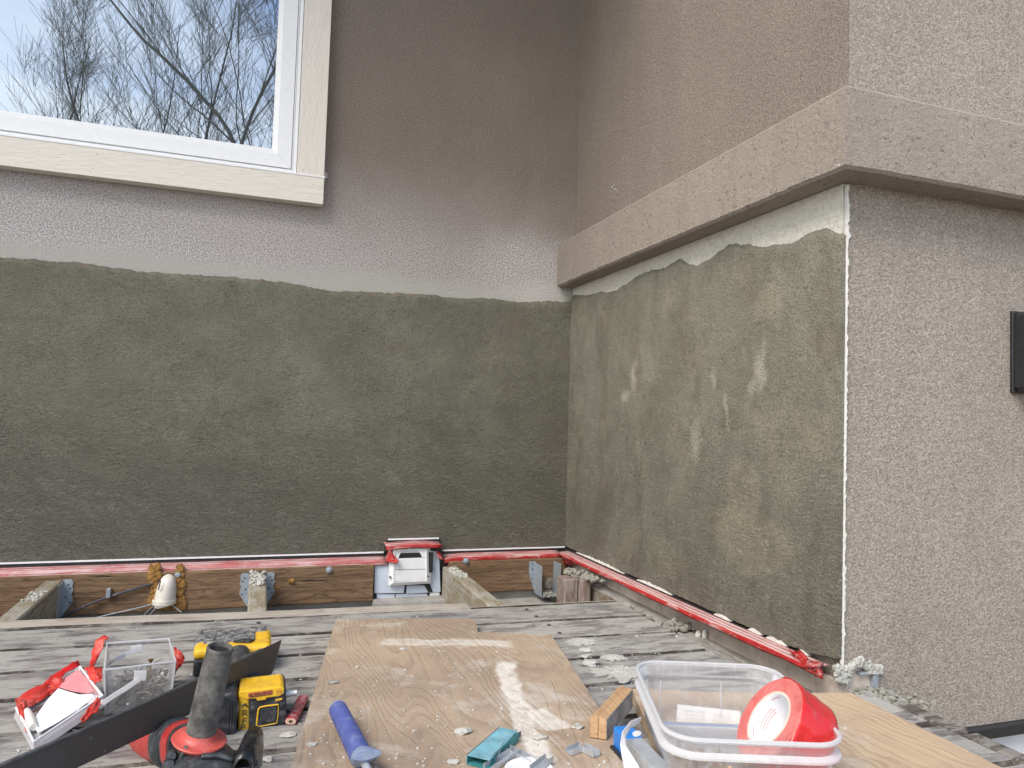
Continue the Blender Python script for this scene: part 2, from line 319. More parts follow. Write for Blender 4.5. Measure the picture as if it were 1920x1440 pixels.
M['battery_top'] = simple('battery_top', (.03, .03, .034), .5, wear=.2, scale=90, dust=.8, dustcol=(.55, .55, .53))
M['ink'] = simple('ink', (.03, .025, .02), .6)
M['label_red'] = simple('label_red', (.42, .10, .05), .5, wear=.3, scale=200, dust=.5, dustcol=(.6, .4, .05))
M['pencil_red'] = simple('pencil_red', (.33, .012, .03), .4, wear=.1, scale=120, dust=.75, dustcol=(.55, .42, .42))
M['pencil_wood'] = simple('pencil_wood', (.55, .38, .28), .8)
M['handle_blue'] = simple('handle_blue', (.070, .095, .30), .6, wear=.2, scale=50, dust=.5, dustcol=(.22, .26, .42))
M['handle_worn'] = simple('handle_worn', (.22, .28, .42), .7, wear=.15, scale=60, dust=.5, dustcol=(.34, .38, .45))
M['teal'] = simple('teal', (.16, .36, .43), .5, 0, wear=.3, scale=60, dust=.6, dustcol=(.30, .47, .52))
M['teal_in'] = simple('teal_in', (.05, .24, .25), .6, .1, wear=.2)
M['level_blue'] = simple('level_blue', (.02, .20, .62), .35, wear=.08)
M['screw_steel'] = simple('screw_steel', (.22, .20, .18), .45, .7, wear=.4, scale=200)
M['brass'] = simple('brass', (.45, .27, .10), .35, .9)
M['tape_wound'] = simple('tape_wound', (.56, .12, .11), .6, wear=.1, scale=40, dust=.9, dustcol=(.66, .26, .24))
M['tape_film'] = simple('tape_film', (.56, .018, .018), .28, wear=.12, scale=20, bump=.1)
M['tape_flap_red'] = simple('tape_flap_red', (.50, .030, .022), .4, wear=.2, scale=40, dust=.55, dustcol=(.62, .22, .18))
M['tape_pink'] = simple('tape_pink', (.66, .25, .27), .6, wear=.1, dust=.3, dustcol=(.72, .5, .5))
M['core_white'] = simple('core_white', (.90, .91, .94), .7, wear=.03)
M['core_card'] = simple('core_card', (.60, .54, .46), .8)
M['print_red'] = simple('print_red', (.75, .25, .28), .6)
M['label_paper'] = simple('label_paper', (.72, .72, .70), .75, wear=.05)
M['label_ink'] = simple('label_ink', (.52, .52, .52), .75)
M['bark'] = simple('bark', (.20, .19, .16), .9, wear=.3, scale=3)
def m_blade():
    n = N('blade_steel'); w = n.noise(n.pos, 9, 4, .6)
    c = n.mix(w, (.055, .048, .043), (.075, .065, .058)); c = n.mix(n.ramp(n.noise(n.pos, 240, 3), [(.70, 0.), (.74, 1.)]), c, (.25, .25, .25))
    M['blade'] = n.done(c, .5, n.bump(n.noise(n.pos, 200, 2), .05, .0005), .0, .3)
m_blade()
M['blade_edge'] = simple('blade_edge', (.13, .14, .15), .4, .6, wear=.3, scale=90, dust=.3, dustcol=(.3, .3, .3))
def m_clear(name, op, tint=(.90, .91, .93), rough=.3):
    n = N(name); t = n.t; t.nodes.remove(n.b); o = t.nodes['Material Output']
    tr = t.nodes.new('ShaderNodeBsdfTransparent'); tr.inputs[0].default_value = (.985, .985, .99, 1)
    df = t.nodes.new('ShaderNodeBsdfDiffuse'); tl = t.nodes.new('ShaderNodeBsdfTranslucent'); gl = t.nodes.new('ShaderNodeBsdfGlossy')
    for x in (df, tl): x.inputs[0].default_value = (*tint, 1)
    gl.inputs['Roughness'].default_value = rough
    m1 = t.nodes.new('ShaderNodeMixShader'); m1.inputs[0].default_value = .5; t.links.new(df.outputs[0], m1.inputs[1]); t.links.new(tl.outputs[0], m1.inputs[2])
    lw = t.nodes.new('ShaderNodeLayerWeight'); lw.inputs[0].default_value = .35
    sc = n.ramp(n.noise(n.map(n.pos, (30, 30, 12)), 3, 7, .7), [(.5, 0.), (.8, .25)])
    fac = n.math('ADD', n.math('ADD', n.math('MULTIPLY', lw.outputs[1], .45), op), sc, clamp=True)
    m2 = t.nodes.new('ShaderNodeMixShader'); t.links.new(fac, m2.inputs[0]); t.links.new(tr.outputs[0], m2.inputs[1]); t.links.new(m1.outputs[0], m2.inputs[2])
    m3 = t.nodes.new('ShaderNodeMixShader'); fr = t.nodes.new('ShaderNodeFresnel'); fr.inputs[0].default_value = 1.45
    t.links.new(fr.outputs[0], m3.inputs[0]); t.links.new(m2.outputs[0], m3.inputs[1]); t.links.new(gl.outputs[0], m3.inputs[2])
    t.links.new(m3.outputs[0], o.inputs[0]); M[name] = n.m
m_clear('clear', .27); m_clear('clear_rim', .80); m_clear('clear_thin', .16); m_clear('frost', .72, (.86, .86, .88)); m_clear('strap_clear', .75)
def m_glass():
    n = N('glass'); t = n.t; t.nodes.remove(n.b); o = t.nodes['Material Output']
    gl = t.nodes.new('ShaderNodeBsdfGlossy'); gl.inputs[0].default_value = (.41, .465, .53, 1); gl.inputs['Roughness'].default_value = 0.0
    df = t.nodes.new('ShaderNodeBsdfDiffuse'); df.inputs[0].default_value = (.03, .035, .04, 1)
    m = t.nodes.new('ShaderNodeMixShader'); m.inputs[0].default_value = .86; t.links.new(df.outputs[0], m.inputs[1]); t.links.new(gl.outputs[0], m.inputs[2])
    b = n.bump(n.noise(n.pos, 3.0, 1), .02, .003); t.links.new(b, gl.inputs['Normal'])
    t.links.new(m.outputs[0], o.inputs[0]); M['glass'] = n.m
m_glass()

# ------------------------------------------------------------ mesh helpers
class MB:
    def __init__(s): s.v = []; s.f = []; s.mi = []
    def add(s, vs, fs, mi=0):
        k = len(s.v); s.v += [Vector(v) for v in vs]; s.f += [tuple(i+k for i in f) for f in fs]; s.mi += [mi]*len(fs); return s
    def box(s, a, b, mi=0):
        x0, y0, z0 = a; x1, y1, z1 = b
        return s.add([(x0, y0, z0), (x1, y0, z0), (x1, y1, z0), (x0, y1, z0), (x0, y0, z1), (x1, y0, z1), (x1, y1, z1), (x0, y1, z1)],
                     [(0, 3, 2, 1), (4, 5, 6, 7), (0, 1, 5, 4), (1, 2, 6, 5), (2, 3, 7, 6), (3, 0, 4, 7)], mi)
    def obox(s, c, ex, ey, ez, mi=0):
        """oriented box: centre and three half-extent vectors"""
        c, ex, ey, ez = map(Vector, (c, ex, ey, ez)); vs = []
        for k in ((-1, -1, -1), (1, -1, -1), (1, 1, -1), (-1, 1, -1), (-1, -1, 1), (1, -1, 1), (1, 1, 1), (-1, 1, 1)):
            vs.append(c+ex*k[0]+ey*k[1]+ez*k[2])
        return s.add(vs, [(0, 3, 2, 1), (4, 5, 6, 7), (0, 1, 5, 4), (1, 2, 6, 5), (2, 3, 7, 6), (3, 0, 4, 7)], mi)
    def prism(s, pts, d, mi=0):
        """closed 3-D polygon extruded by vector d"""
        n = len(pts); d = Vector(d); vs = [Vector(p) for p in pts]+[Vector(p)+d for p in pts]
        return s.add(vs, [tuple(range(n)), tuple(range(2*n-1, n-1, -1))]+[(i, i+n, (i+1) % n+n, (i+1) % n) for i in range(n)], mi)
    def loft(s, rings, mi=0, caps=True, closed=True):
        n = len(rings[0]); vs = [v for r in rings for v in r]; fs = []
        for i in range(len(rings)-1):
            for j in range(n if closed else n-1):
                a = i*n+j; b = i*n+(j+1) % n; fs.append((a, b, b+n, a+n))
        if caps and closed: fs += [tuple(range(n-1, -1, -1)), tuple(range(len(vs)-n, len(vs)))]
        return s.add(vs, fs, mi)
    def tube(s, pts, r, seg=8, mi=0, caps=True):
        pts = [Vector(p) for p in pts]; rr = r if isinstance(r, (list, tuple)) else [r]*len(pts); rings = []; up = None
        for i, p in enumerate(pts):
            t = (pts[min(i+1, len(pts)-1)]-pts[max(i-1, 0)]).normalized()
            if up is None: up = t.orthogonal().normalized()
            up = (up-t*up.dot(t)).normalized(); sd = t.cross(up)
            rings.append([p+(up*math.cos(a)+sd*math.sin(a))*rr[i] for a in (2*math.pi*k/seg for k in range(seg))])
        return s.loft(rings, mi, caps)
    def lathe(s, base, axis, prof, seg=32, mi=0, sx=1.0, caps=True):
        """profile [(radius, height)] turned about axis"""
        base = Vector(base); t = Vector(axis).normalized(); u = t.orthogonal().normalized(); w = t.cross(u)
        return s.loft([[base+t*h+(u*math.cos(a)+w*math.sin(a)*sx)*max(r, 1e-5) for a in (2*math.pi*k/seg for k in range(seg))] for r, h in prof], mi, caps)
    def lump(s, c, r, seed=0, sub=2, squash=(1, 1, .7), rough=.45, mi=0):
        b = bmesh.new(); bmesh.ops.create_icosphere(b, subdivisions=sub, radius=1)
        vs = []
        for v in b.verts:
            p = v.co; k = 1+rough*(noise.noise(p*1.7+Vector((seed*3.1, seed*1.7, seed)))+.5*noise.noise(p*4+Vector((seed, 0, 0))))
            vs.append(Vector(c)+Vector((p.x*squash[0], p.y*squash[1], p.z*squash[2]))*r*k)
        fs = [tuple(v.index for v in f.verts) for f in b.faces]; b.free(); return s.add(vs, fs, mi)
def obj(name, mb, mats, parent=None, bevel=0, smooth=False, seg=2, label=None):
    me = bpy.data.meshes.new(name)
    loc = parent_world(parent) if parent else Vector((0, 0, 0))
    if parent is None and mb.v:
        lo = Vector([min(v[i] for v in mb.v) for i in range(3)]); hi = Vector([max(v[i] for v in mb.v) for i in range(3)])
        loc = Vector(((lo.x+hi.x)/2, (lo.y+hi.y)/2, lo.z))
    me.from_pydata([tuple(v-loc) for v in mb.v], [], mb.f)
    for m in (mats if isinstance(mats, list) else [mats]): me.materials.append(M[m])
    me.polygons.foreach_set('material_index', mb.mi)
    b = bmesh.new(); b.from_mesh(me); bmesh.ops.recalc_face_normals(b, faces=b.faces); b.to_mesh(me); b.free()
    if smooth: me.polygons.foreach_set('use_smooth', [True]*len(me.polygons))
    o = bpy.data.objects.new(name, me); COL.objects.link(o)
    if parent: o.parent = parent
    else: o.location = loc
    if bevel:
        md = o.modifiers.new('bevel', 'BEVEL'); md.width = bevel; md.segments = seg; md.limit_method = 'ANGLE'; md.angle_limit = math.radians(35)
    if smooth:
        try:
            md = o.modifiers.new('en', 'EDGE_SPLIT'); md.split_angle = math.radians(42)
        except Exception: pass
    if label: o['label'] = label
    return o
def parent_world(p):
    v = Vector(p.location)
    while p.parent: p = p.parent; v += Vector(p.location)
    return v
def tag(o, label=None, cat=None, group=None, kind=None):
    for k, v in (('label', label), ('category', cat), ('group', group), ('kind', kind)):
        if v: o[k] = v
    return o
def thing(name, loc, label, cat, group=None):
    o = bpy.data.objects.new(name, None); o.empty_display_size = .05; COL.objects.link(o); o.location = loc; return tag(o, label, cat, group)
def nz1(x, s=0): return noise.noise(Vector((x, s*7.3+.5, s*2.1)))

# ------------------------------------------------------------ ground
g = MB()
for i in range(24):
    for j in range(24):
        x = -60+i*5; y = -60+j*5; g.add([(x, y, -.62), (x+5, y, -.62), (x+5, y+5, -.62), (x, y+5, -.62)], [(0, 1, 2, 3)])
tag(obj('ground', g, 'soil'), kind='structure')

# ------------------------------------------------------------ house
XB, YC, YA = .873, .922, 2.0
ZB0, ZB1, TB = .764, .893, .055
house = thing('house', (0, YA, -.62), 'beige pink stucco house wall corner with white window, ledge band and fresh grey green plaster', 'house')
TOP = 3.4
def hp(name, mb, mat, **k): return obj(name, mb, mat, house, **k)
hp('wall', MB().box((-4, YA, -.02), (XB, YA+.2, TOP)), 'stucco_a', label='recessed back stucco wall dusted with cement above the plaster')
hp('wall', MB().prism([(XB, YC, -.02), (XB+.1, YC+.1, -.02), (XB+.1, YA, -.02), (XB, YA, -.02)], (0, 0, TOP+.02)), 'stucco_b', label='side stucco wall turning towards the camera')
cw = MB().prism([(XB+.0005, YC, 0), (4.0, YC, 0), (4.0, YC+.1, 0), (XB+.1, YC+.1, 0)], (0, 0, TOP))
cw.prism([(.942, YC, -.118), (4.0, YC, -.118), (4.0, YC+.1, -.118), (.942, YC+.1, -.118)], (0, 0, .118))
hp('wall', cw, 'stucco_c', label='projecting front stucco wall with brighter light painted into its colour')
# band wraps the projecting corner; lower edge a little rough
bd = MB(); NB = 90
def bandrow(path, seedo):
    rings = []
    for i, (x, y, nx, ny) in enumerate(path):
        j0 = .0022*nz1(i*.7, seedo); j1 = .0022*nz1(i*.9, seedo+3); j2 = .003*nz1(i*.25, seedo+5)
        c = .005
        prof = [(-.002, ZB0), (TB-c+j0, ZB0+j1), (TB+j0, ZB0+c+j1), (TB+j2*.5, (ZB0+ZB1)/2), (TB+j2*.5, ZB1-c), (TB-c, ZB1), (-.002, ZB1)]
        rings.append([Vector((x+nx*o, y+ny*o, z)) for o, z in prof])
    return rings
path = [(XB, YA-.001-(YA-YC)*i/NB, -1, 0) for i in range(NB)]
path += [(XB, YC, -1, -1)]
path += [(XB+.03*i, YC, 0, -1) for i in range(1, 100)]
bd.loft(bandrow(path, 1))
hp('ledge_band', bd, 'band', label='thick projecting stucco band wrapped round the corner')
mortar_nick = MB()
for k in range(24):
    a = random.random(); p = Vector((XB-TB+.004+.03*a*(k % 2), YC-TB+.004+.03*(1-a)*((k+1) % 2), ZB0+.004+random.random()*.012))
    mortar_nick.lump(p, .0022+.0022*random.random(), k, 1, (1, 1, .9))
hp('mortar_smear', mortar_nick, 'chalk')
for i, (px, py, rr_) in enumerate(((1148, 351, .0035), (1153, 355, .003), (1157, 357, .002), (1152, 347, .0015), (1168, 296, .0012))):
    p = at(px, py, 0, XB); hp('plaster_speck', MB().lump((XB-.0005, p.y, p.z), rr_, i, 1, (.4, 1, 1)), 'chalk')

# base coat strip left bare under the band on the side wall
hp('base_coat', MB().box((XB-.004, YC+.003, .55), (XB+.002, YA-.002, ZB0-.001)), 'basecoat', label='pale base coat strip under the band')
# roof overhang above the recess, foundations
hp('roof', MB().box((-4.6, 1.02, 2.52), (XB+.0, YA+.4, 2.70)), 'soffit')
hp('foundation', MB().box((-4, YA-.03, -.62), (XB, YA+.2, -.021)).box((-4, 1.86, -.62), (XB-.075, YA-.031, -.135)), 'concrete')
hp('foundation', MB().box((XB-.003, YC+.006, -.62), (XB+.1, YA-.031, -.021)), 'beige_wall', label='stained beige wall foot beside the deck')
hp('foundation', MB().box((XB+.101, YC+.012, -.62), (4.0, YC+.11, -.1185)), 'white_wall', label='white painted foundation below the front wall')
fl = MB().box((1.055, YC-.012, -.137), (4.0, YC+.011, -.1187))
hp('flashing', fl, 'black', bevel=.001)

def interp(tab, x):
    if x <= tab[0][0]: return tab[0][1]
    for (a, va), (b, vb) in zip(tab, tab[1:]):
        if x <= b: return va+(vb-va)*(x-a)/(b-a)
    return tab[-1][1]
# fresh plaster on the back wall
ztA = [(-1.6, .712), (-.585, .709), (-.42, .711), (-.27, .703), (-.13, .708), (.003, .709), (.08, .705), (.165, .693), (.26, .701), (.42, .708), (.51, .704), (.609, .711), (.70, .708), (.78, .718), (.87, .722)]
NOTCH = (.337, .489, .033)
def sheet(umin, umax, nu, nv, top, bottom, place, thick, seed):
    """irregular plaster coat: grid with waviness, feathered upper lip, and closed edges"""
    mb = MB(); V = []; 
    for i in range(nu+1):
        u = umin+(umax-umin)*i/nu; t = top(u); b = bottom(u); col = []
        for j in range(nv+1):
            v = b+(t-b)*j/nv; e = min(1, (t-v)/.012)
            d = thick*(.25+.75*max(0, e)**.5)+.0022*noise.noise(Vector((u*9, v*9, seed)))*min(1, e)+.0009*noise.noise(Vector((u*60, v*60, seed)))
            col.append(place(u, v, d))
        V.append(col)
    vs = [p for c in V for p in c]; n = nv+1
    fs = [(i*n+j, (i+1)*n+j, (i+1)*n+j+1, i*n+j+1) for i in range(nu) for j in range(nv)]
    mb.add(vs, fs)
    # back and rims
    bt = [place(umin+(umax-umin)*i/nu, top(umin+(umax-umin)*i/nu), .0002) for i in range(nu+1)]
    bb = [place(umin+(umax-umin)*i/nu, bottom(umin+(umax-umin)*i/nu), .0002) for i in range(nu+1)]
    for i in range(nu):
        mb.add([V[i][nv], V[i+1][nv], bt[i+1], bt[i]], [(0, 1, 2, 3)]); mb.add([V[i][0], V[i+1][0], bb[i+1], bb[i]], [(0, 1, 2, 3)])
    for e, u in ((0, umin), (-1, umax)):
        t, b = top(u), bottom(u); back = [place(u, b+(t-b)*j/nv, .0002) for j in range(nv+1)]
        for j in range(nv): mb.add([V[e][j], V[e][j+1], back[j+1], back[j]], [(0, 1, 2, 3)])
    return mb
tA = lambda u: interp(ztA, u)+.0035*nz1(u*45, 2)+.0022*nz1(u*160, 3)
bA = lambda u: (NOTCH[2] if NOTCH[0] < u < NOTCH[1] else .003)+.0012*nz1(u*60, 4)
hp('plaster_coat', sheet(-1.6, .8735, 620, 60, tA, bA, lambda u, v, d: Vector((u, YA-d, v)), .014, 1.5), 'plaster_a', smooth=True, label='fresh dark olive grey plaster on the back wall')
ztB = [(.918, .676), (.931, .684), (.964, .702), (1.0, .700), (1.027, .695), (1.112, .700), (1.15, .712), (1.226, .732), (1.28, .718), (1.338, .708), (1.37, .720), (1.401, .735), (1.43, .733), (1.469, .728), (1.53, .736), (1.594, .733), (1.66, .722), (1.737, .714), (1.80, .722), (1.88, .729), (1.99, .742)]
tB = lambda u: interp(ztB, u)+.0035*nz1(u*40, 6)+.002*nz1(u*170, 7)
bB = lambda u: .004+.0015*nz1(u*60, 8)+(.012*max(0, (.985-u)/.065))
hp('plaster_coat', sheet(YC-.003, YA-.006, 300, 110, tB, bB, lambda u, v, d: Vector((XB-d, u, v)), .012, 4.5), 'plaster_b', smooth=True, label='drying lighter olive plaster with pale patches on the side wall')
# jagged white lip of mortar down the outer corner
jg = MB(); prev = None; k = 0; z = .005
while z < .76:
    w = -.0004+.0022*nz1(z*45, 9)+.0050*max(0, nz1(z*170, 10)); d = .0030
    ring = [Vector((XB-.0035-.002*max(0, nz1(z*150, 12)), YC-.0042, z)), Vector((XB+w, YC-.003-d*.5, z)), Vector((XB+w+.0015, YC+.001, z)), Vector((XB-.0035, YC+.001, z))]
    if prev: jg.loft([prev, ring], 0, False)
    prev = ring; z += .0022
hp('mortar_edge', jg, 'chalk', label='thin jagged white mortar lip down the outer corner')
# ragged render crust and bare patch at the foot of the outer corner
cr = MB()
for k in range(330):
    a = random.random(); px = 1568+85*a; py = 1243+12*random.random()+(8*math.sin(a*9)) + (22*random.random() if a < .35 else 0)
    p = at(px, py, 1, YC-.004); cr.lump((p.x, YC-.001-random.random()*.004, p.z), .0016+.0028*random.random(), k, 1, (1.2, .8, 1.4), .9)
hp('mortar_crust', cr, 'mortar', label='ragged crust of pale mortar at the foot of the corner')
hp('bare_patch', MB().box((.885, YC+.004, -.10), (.9415, YC+.05, -.002)), 'beige_wall')
hp('end_trim', MB().box((.932, YC-.003, -.062), (.9418, YC+.02, -.012)).box((.905, YC-.004, -.013), (.9418, YC+.02, -.009)), 'galv')
# white stop beads and black strips painting the shade of the gap under the plaster
bead = MB().box((-1.6, YA-.0155, -.0015), (NOTCH[0]-.004, YA-.001, .0025)).box((NOTCH[1]+.006, YA-.0155, -.0015), (XB-.013, YA-.001, .0025)).box((NOTCH[0]+.006, YA-.0165, NOTCH[2]-.0005), (NOTCH[1]-.006, YA-.001, NOTCH[2]+.0035))
hp('stop_bead', bead, 'white_plastic')
for (a, b) in ((1.62, 1.90), (1.40, 1.55), (1.19, 1.24), (1.10, 1.135), (1.035, 1.085), (.985, 1.005)):
    rg = []; ns = int((b-a)/.004)
    for i in range(ns+1):
        y = a+(b-a)*i/ns; e = min(1, 3.2*min(i, ns-i)/ns+.05); zt = .0005+e*(.0045+.0035*nz1(y*120, 21)); zb = -.0008+.0008*nz1(y*90, 22)
        rg.append([Vector((XB-.0145, y, zb)), Vector((XB-.0142+.001*nz1(y*150, 23), y, zt)), Vector((XB-.003, y, zt)), Vector((XB-.003, y, zb))])
    hp('stop_bead', MB().loft(rg), 'chalk')
gp = MB().box((-1.6, YA-.0135, -.0125), (NOTCH[0], YA-.002, -.0017)).box((NOTCH[1], YA-.0135, -.0125), (XB-.012, YA-.002, -.0017)).box((XB-.0118, .97, -.014), (XB-.004, YA-.013, -.0012)).box((NOTCH[0], YA-.0135, NOTCH[2]-.012), (NOTCH[1], YA-.002, NOTCH[2]-.001))
hp('gap_shade_strip', gp, 'black')

# window (outer vinyl frame) with sash, beads, pane and casings
WX1, WZ0, WX0, WZ1 = .0635, .9875, -1.62, 2.05
def ring(mb, x0, x1, z0, z1, w, yf, yb, mi=0, slope=0.0):
    """four mitred sides; slope pushes the inner edge back"""
    o = [(x0, z0), (x1, z0), (x1, z1), (x0, z1)]; i = [(x0+w, z0+w), (x1-w, z0+w), (x1-w, z1-w), (x0+w, z1-w)]
    for k in range(4):
        a, b, c, d = o[k], o[(k+1) % 4], i[(k+1) % 4], i[k]
        vs = [(a[0], yf, a[1]), (b[0], yf, b[1]), (c[0], yf+slope, c[1]), (d[0], yf+slope, d[1])]
        vs += [(x, yb, z) for x, _, z in vs]
        mb.add(vs, [(0, 1, 2, 3), (7, 6, 5, 4), (0, 4, 5, 1), (1, 5, 6, 2), (2, 6, 7, 3), (3, 7, 4, 0)], mi)
wf = MB(); ring(wf, WX0, WX1, WZ0, WZ1, .009, 1.9690, 1.9995)
win = hp('window', wf, 'vinyl', bevel=.0012, label='white vinyl window reflecting bare trees and sky')
s1 = MB(); ring(s1, WX0+.0095, WX1-.0095, WZ0+.0095, WZ1-.0095, .0035, 1.9745, 1.9990); ring(s1, WX0+.0140, WX1-.0140, WZ0+.0140, WZ1-.0140, .034, 1.9715, 1.9990)
obj('sash', s1, 'vinyl', win, bevel=.0014)
s2 = MB(); ring(s2, WX0+.0485, WX1-.0485, WZ0+.0485, WZ1-.0485, .0145, 1.9740, 1.9990, slope=.007)
obj('glazing_bead', s2, 'vinyl', win)
obj('pane', MB().box((WX0+.0632, 1.9830, WZ0+.0632), (WX1-.0632, 1.9890, WZ1-.0632)), 'glass', win)
def casing(box, mat, nails):
    mb = MB().box(*box)
    for (px, py) in nails:
        p = at(px, py, 1, box[0][1]); mb.lathe((p.x, box[0][1]-.0004, p.z), (0, 1, 0), [(.0011, 0), (.0011, .001)], 8, 1)
    return obj('casing', mb, [mat, 'nail_dark'], win, bevel=.0022)
casing(((-1.70, 1.9640, .9165), (.1340, 1.9995, .9865)), 'casing_h', [(181, 289), (174, 316), (586, 346), (583, 368), (15, 311)])
casing(((.0645, 1.9640, .9895), (.1335, 1.9995, 2.12)), 'casing_v', [(576, 124), (604, 129), (568, 318), (593, 323)])
casing(((-1.70, 1.9640, .9895), (-1.6255, 1.9995, 2.12)), 'casing_v', [])
obj('sill_bead', MB().box((-1.70, 1.9625, .9862), (.1365, 1.9995, .9898)), 'vinyl', win)
q = at(611, 328, 1, 1.985); obj('caulk', MB().lump((.1385, 1.988, q.z), .0065, 3, 2, (.9, .8, 1.3)), 'frost', win, smooth=True)

# dryer vent in its notch, on a cut pale blue panel
YV = 1.952
vp = lambda px, py, y=YV: at(px, py, 1, y)
def vpoly(mb, pts, y, t, mi=0): return mb.prism([Vector((p.x, y, p.z)) for p in (at(a, b, 1, y) for a, b in pts)], (0, t, 0), mi)
pan = MB()
vpoly(pan, [(703, 1058), (730, 1058), (730, 1098), (759, 1098), (757, 1112), (702, 1112)], 1.962, .01)
vpoly(pan, [(763, 1098), (796, 1098), (803, 1111), (762, 1113)], 1.962, .006)
vpoly(pan, [(798, 1030), (823, 1036), (826, 1110), (812, 1110), (798, 1085)], 1.962, .01)
vpoly(pan, [(706, 1113), (740, 1114), (740, 1123), (707, 1123)], 1.966, .004); vpoly(pan, [(742, 1114), (800, 1113), (804, 1121), (742, 1122)], 1.966, .004)
pan2 = MB(); vpoly(pan2, [(806, 1111), (824, 1110), (824, 1118), (806, 1118)], 1.9645, .006)
vent = hp('vent', vpoly(MB(), [(731, 1022), (806, 1022), (808, 1091), (729, 1097)], 1.948, .012), 'white_plastic', bevel=.002, label='white dryer vent cover with an open dark arch')
obj('backing_panel', pan, 'blue_panel', vent); obj('backing_panel', pan2, 'white_plastic', vent)
obj('mortar_bed', MB().box((.304, 1.905, -.134), (.5055, 1.9680, -.1165)), 'concrete', vent)
vb = MB().box((.303, 1.9685, -.117), (.506, 1.9698, -.012)).box((.338, 1.9725, -.0118), (.488, 1.9735, .03)); obj('cavity_shade_sheet', vb, 'black', vent)  # thin black sheets painting the shade of the hollow behind the vent
hood = MB()
yf = 1.9405
fr = [(739, 1026), (803, 1026), (804, 1091), (738, 1094)]
i1 = [Vector((p.x, yf, p.z)) for p in (at(a, b, 1, yf) for a, b in [(739, 1030), (800, 1029), (801, 1090), (737, 1093)])]
o1 = [Vector((p.x, 1.950, p.z)) for p in (at(a, b, 1, 1.95) for a, b in [(734, 1026), (806, 1024), (808, 1094), (729, 1099)])]
for k in range(4):
    hood.add([o1[k], o1[(k+1) % 4], i1[(k+1) % 4], i1[k]], [(0, 1, 2, 3)])
    j = [i1[k].lerp(i1[(k+2) % 4], .03), i1[(k+1) % 4].lerp(i1[(k+3) % 4], .03)]
    hood.add([i1[k], i1[(k+1) % 4], j[1], j[0]], [(0, 1, 2, 3)])
    jb = [v+Vector((0, .006, 0)) for v in j]; hood.add([j[0], j[1], jb[1], jb[0]], [(0, 1, 2, 3)])
obj('hood', hood, 'white_plastic', vent, label='raised white hood rim')
flp = MB(); yl = yf+.0025
arch = [(748, 1046)]+[(769.5+22*math.cos(math.radians(a)), 1046-15*math.sin(math.radians(a))) for a in (170, 160, 140, 120, 100, 80, 60, 40, 20, 10)]+[(792, 1045)]
top = [(739.5, 1029), (799.5, 1029)]
vpoly(flp, [(739.5, 1046.5), (739.5, 1029), (799.5, 1029), (799.5, 1044.5), (791.5, 1045)]+[(769.5+21.5*math.cos(math.radians(a)), 1045.5-15*math.sin(math.radians(a))) for a in range(5, 180, 12)]+[(747.5, 1046.5)], yl, .0015)
obj('hood_face', flp, 'white_plastic', vent)
f1 = MB(); vpoly(f1, [(740, 1047.5), (799, 1045.5), (799, 1067), (739.5, 1068)], yl-.0006, .0022); obj('flap', f1, 'white_plastic', vent, bevel=.0006)
f2 = MB(); vpoly(f2, [(739.5, 1069), (799, 1068), (799, 1088), (738.5, 1090)], yl-.0012, .0022); obj('flap', f2, 'white_plastic', vent, bevel=.0006)
obj('opening_shade_sheet', MB().box((.355, yl+.0026, -.05), (.460, yl+.0032, .004)), 'black', vent)  # black sheet behind the arch stands in for the shade inside
for a, b in ((732, 1083), (804, 1081)):
    p = vp(a, b, 1.938); obj('screw', MB().lathe((p.x, 1.940, p.z), (0, 1, 0), [(.0022, 0), (.0026, .002), (.0026, .006)], 10), 'nail_dark', vent)
vpd = MB(); vpoly(vpd, [(797, 1097), (806, 1095), (811, 1109), (804, 1111)], 1.9600, .002); obj('strap', vpd, 'black', vent)

# ------------------------------------------------------------ red masking tape strips
def strip(name, path, prof, mats, label, seedo, parent=None):
    """path of (point, outward); prof [(out, z)] open ribbon with thickness"""
    mb = MB(); rings = []
    for i, (p, o) in enumerate(path):
        r = []
        for k, (d, z) in enumerate(prof):
            a = .0016*nz1(i*.55+k*3, seedo)*(k/len(prof)+.2); b = .0018*nz1(i*.35+k*5, seedo+1)*(k/len(prof)+.2)
            r.append(Vector((p[0]+o[0]*(d+a), p[1]+o[1]*(d+a), p[2]+z+b)))
        rings.append(r)
    n = len(prof)
    for k in range(n-1):
        mb.loft([[r[k], r[k+1]] for r in rings], 0 if k < n//2 else 1, False, False)
    o = obj(name, mb, mats, parent, smooth=True)
    sm = o.modifiers.new('solid', 'SOLIDIFY'); sm.thickness = .0006; return tag(o, label, 'tape strip', 'strips of red tape along the wall foot')
PA = [(0.010, -.0055), (.022, -.0065), (.034, -.0085), (.042, -.012), (.044, -.018), (.0425, -.0255)]
pathA = [((-1.6+.02*i, YA, -.004), (0, -1)) for i in range(98) if -1.6+.02*i < .345]
strip('tape_strip', pathA, PA, ['tape_dusty', 'tape_dusty'], 'longest dusty red tape strip under the back wall plaster, left of the vent', 1)
pathA2 = [((.494+.018*i, YA, -.005+.001*min(i, 3)), (0, -1)) for i in range(20)]
strip('tape_strip', pathA2, PA[:-1]+[(.0425, -.0235)], ['tape_dusty', 'tape_red'], 'short red tape strip between the vent and the inside corner', 2)
pathH = [((.330+.0165*i, YA, NOTCH[2]-.002-.0006*abs(i-5)), (0, -1)) for i in range(10)]
strip('tape_strip', pathH, [(.012, -.001), (.030, .0), (.052, -.001), (.064, -.003), (.066, -.008), (.065, -.0125)], ['tape_dusty', 'tape_red'], 'red tape folded over the top of the vent', 3)
PB = [(.008, -.006), (.020, -.0060), (.031, -.0068), (.039, -.0085), (.042, -.0125), (.041, -.0175)]
pathB = [((XB, YA-.035-.018*i, -.001+.00002*i*i*.1), (-1, 0)) for i in range(58)]
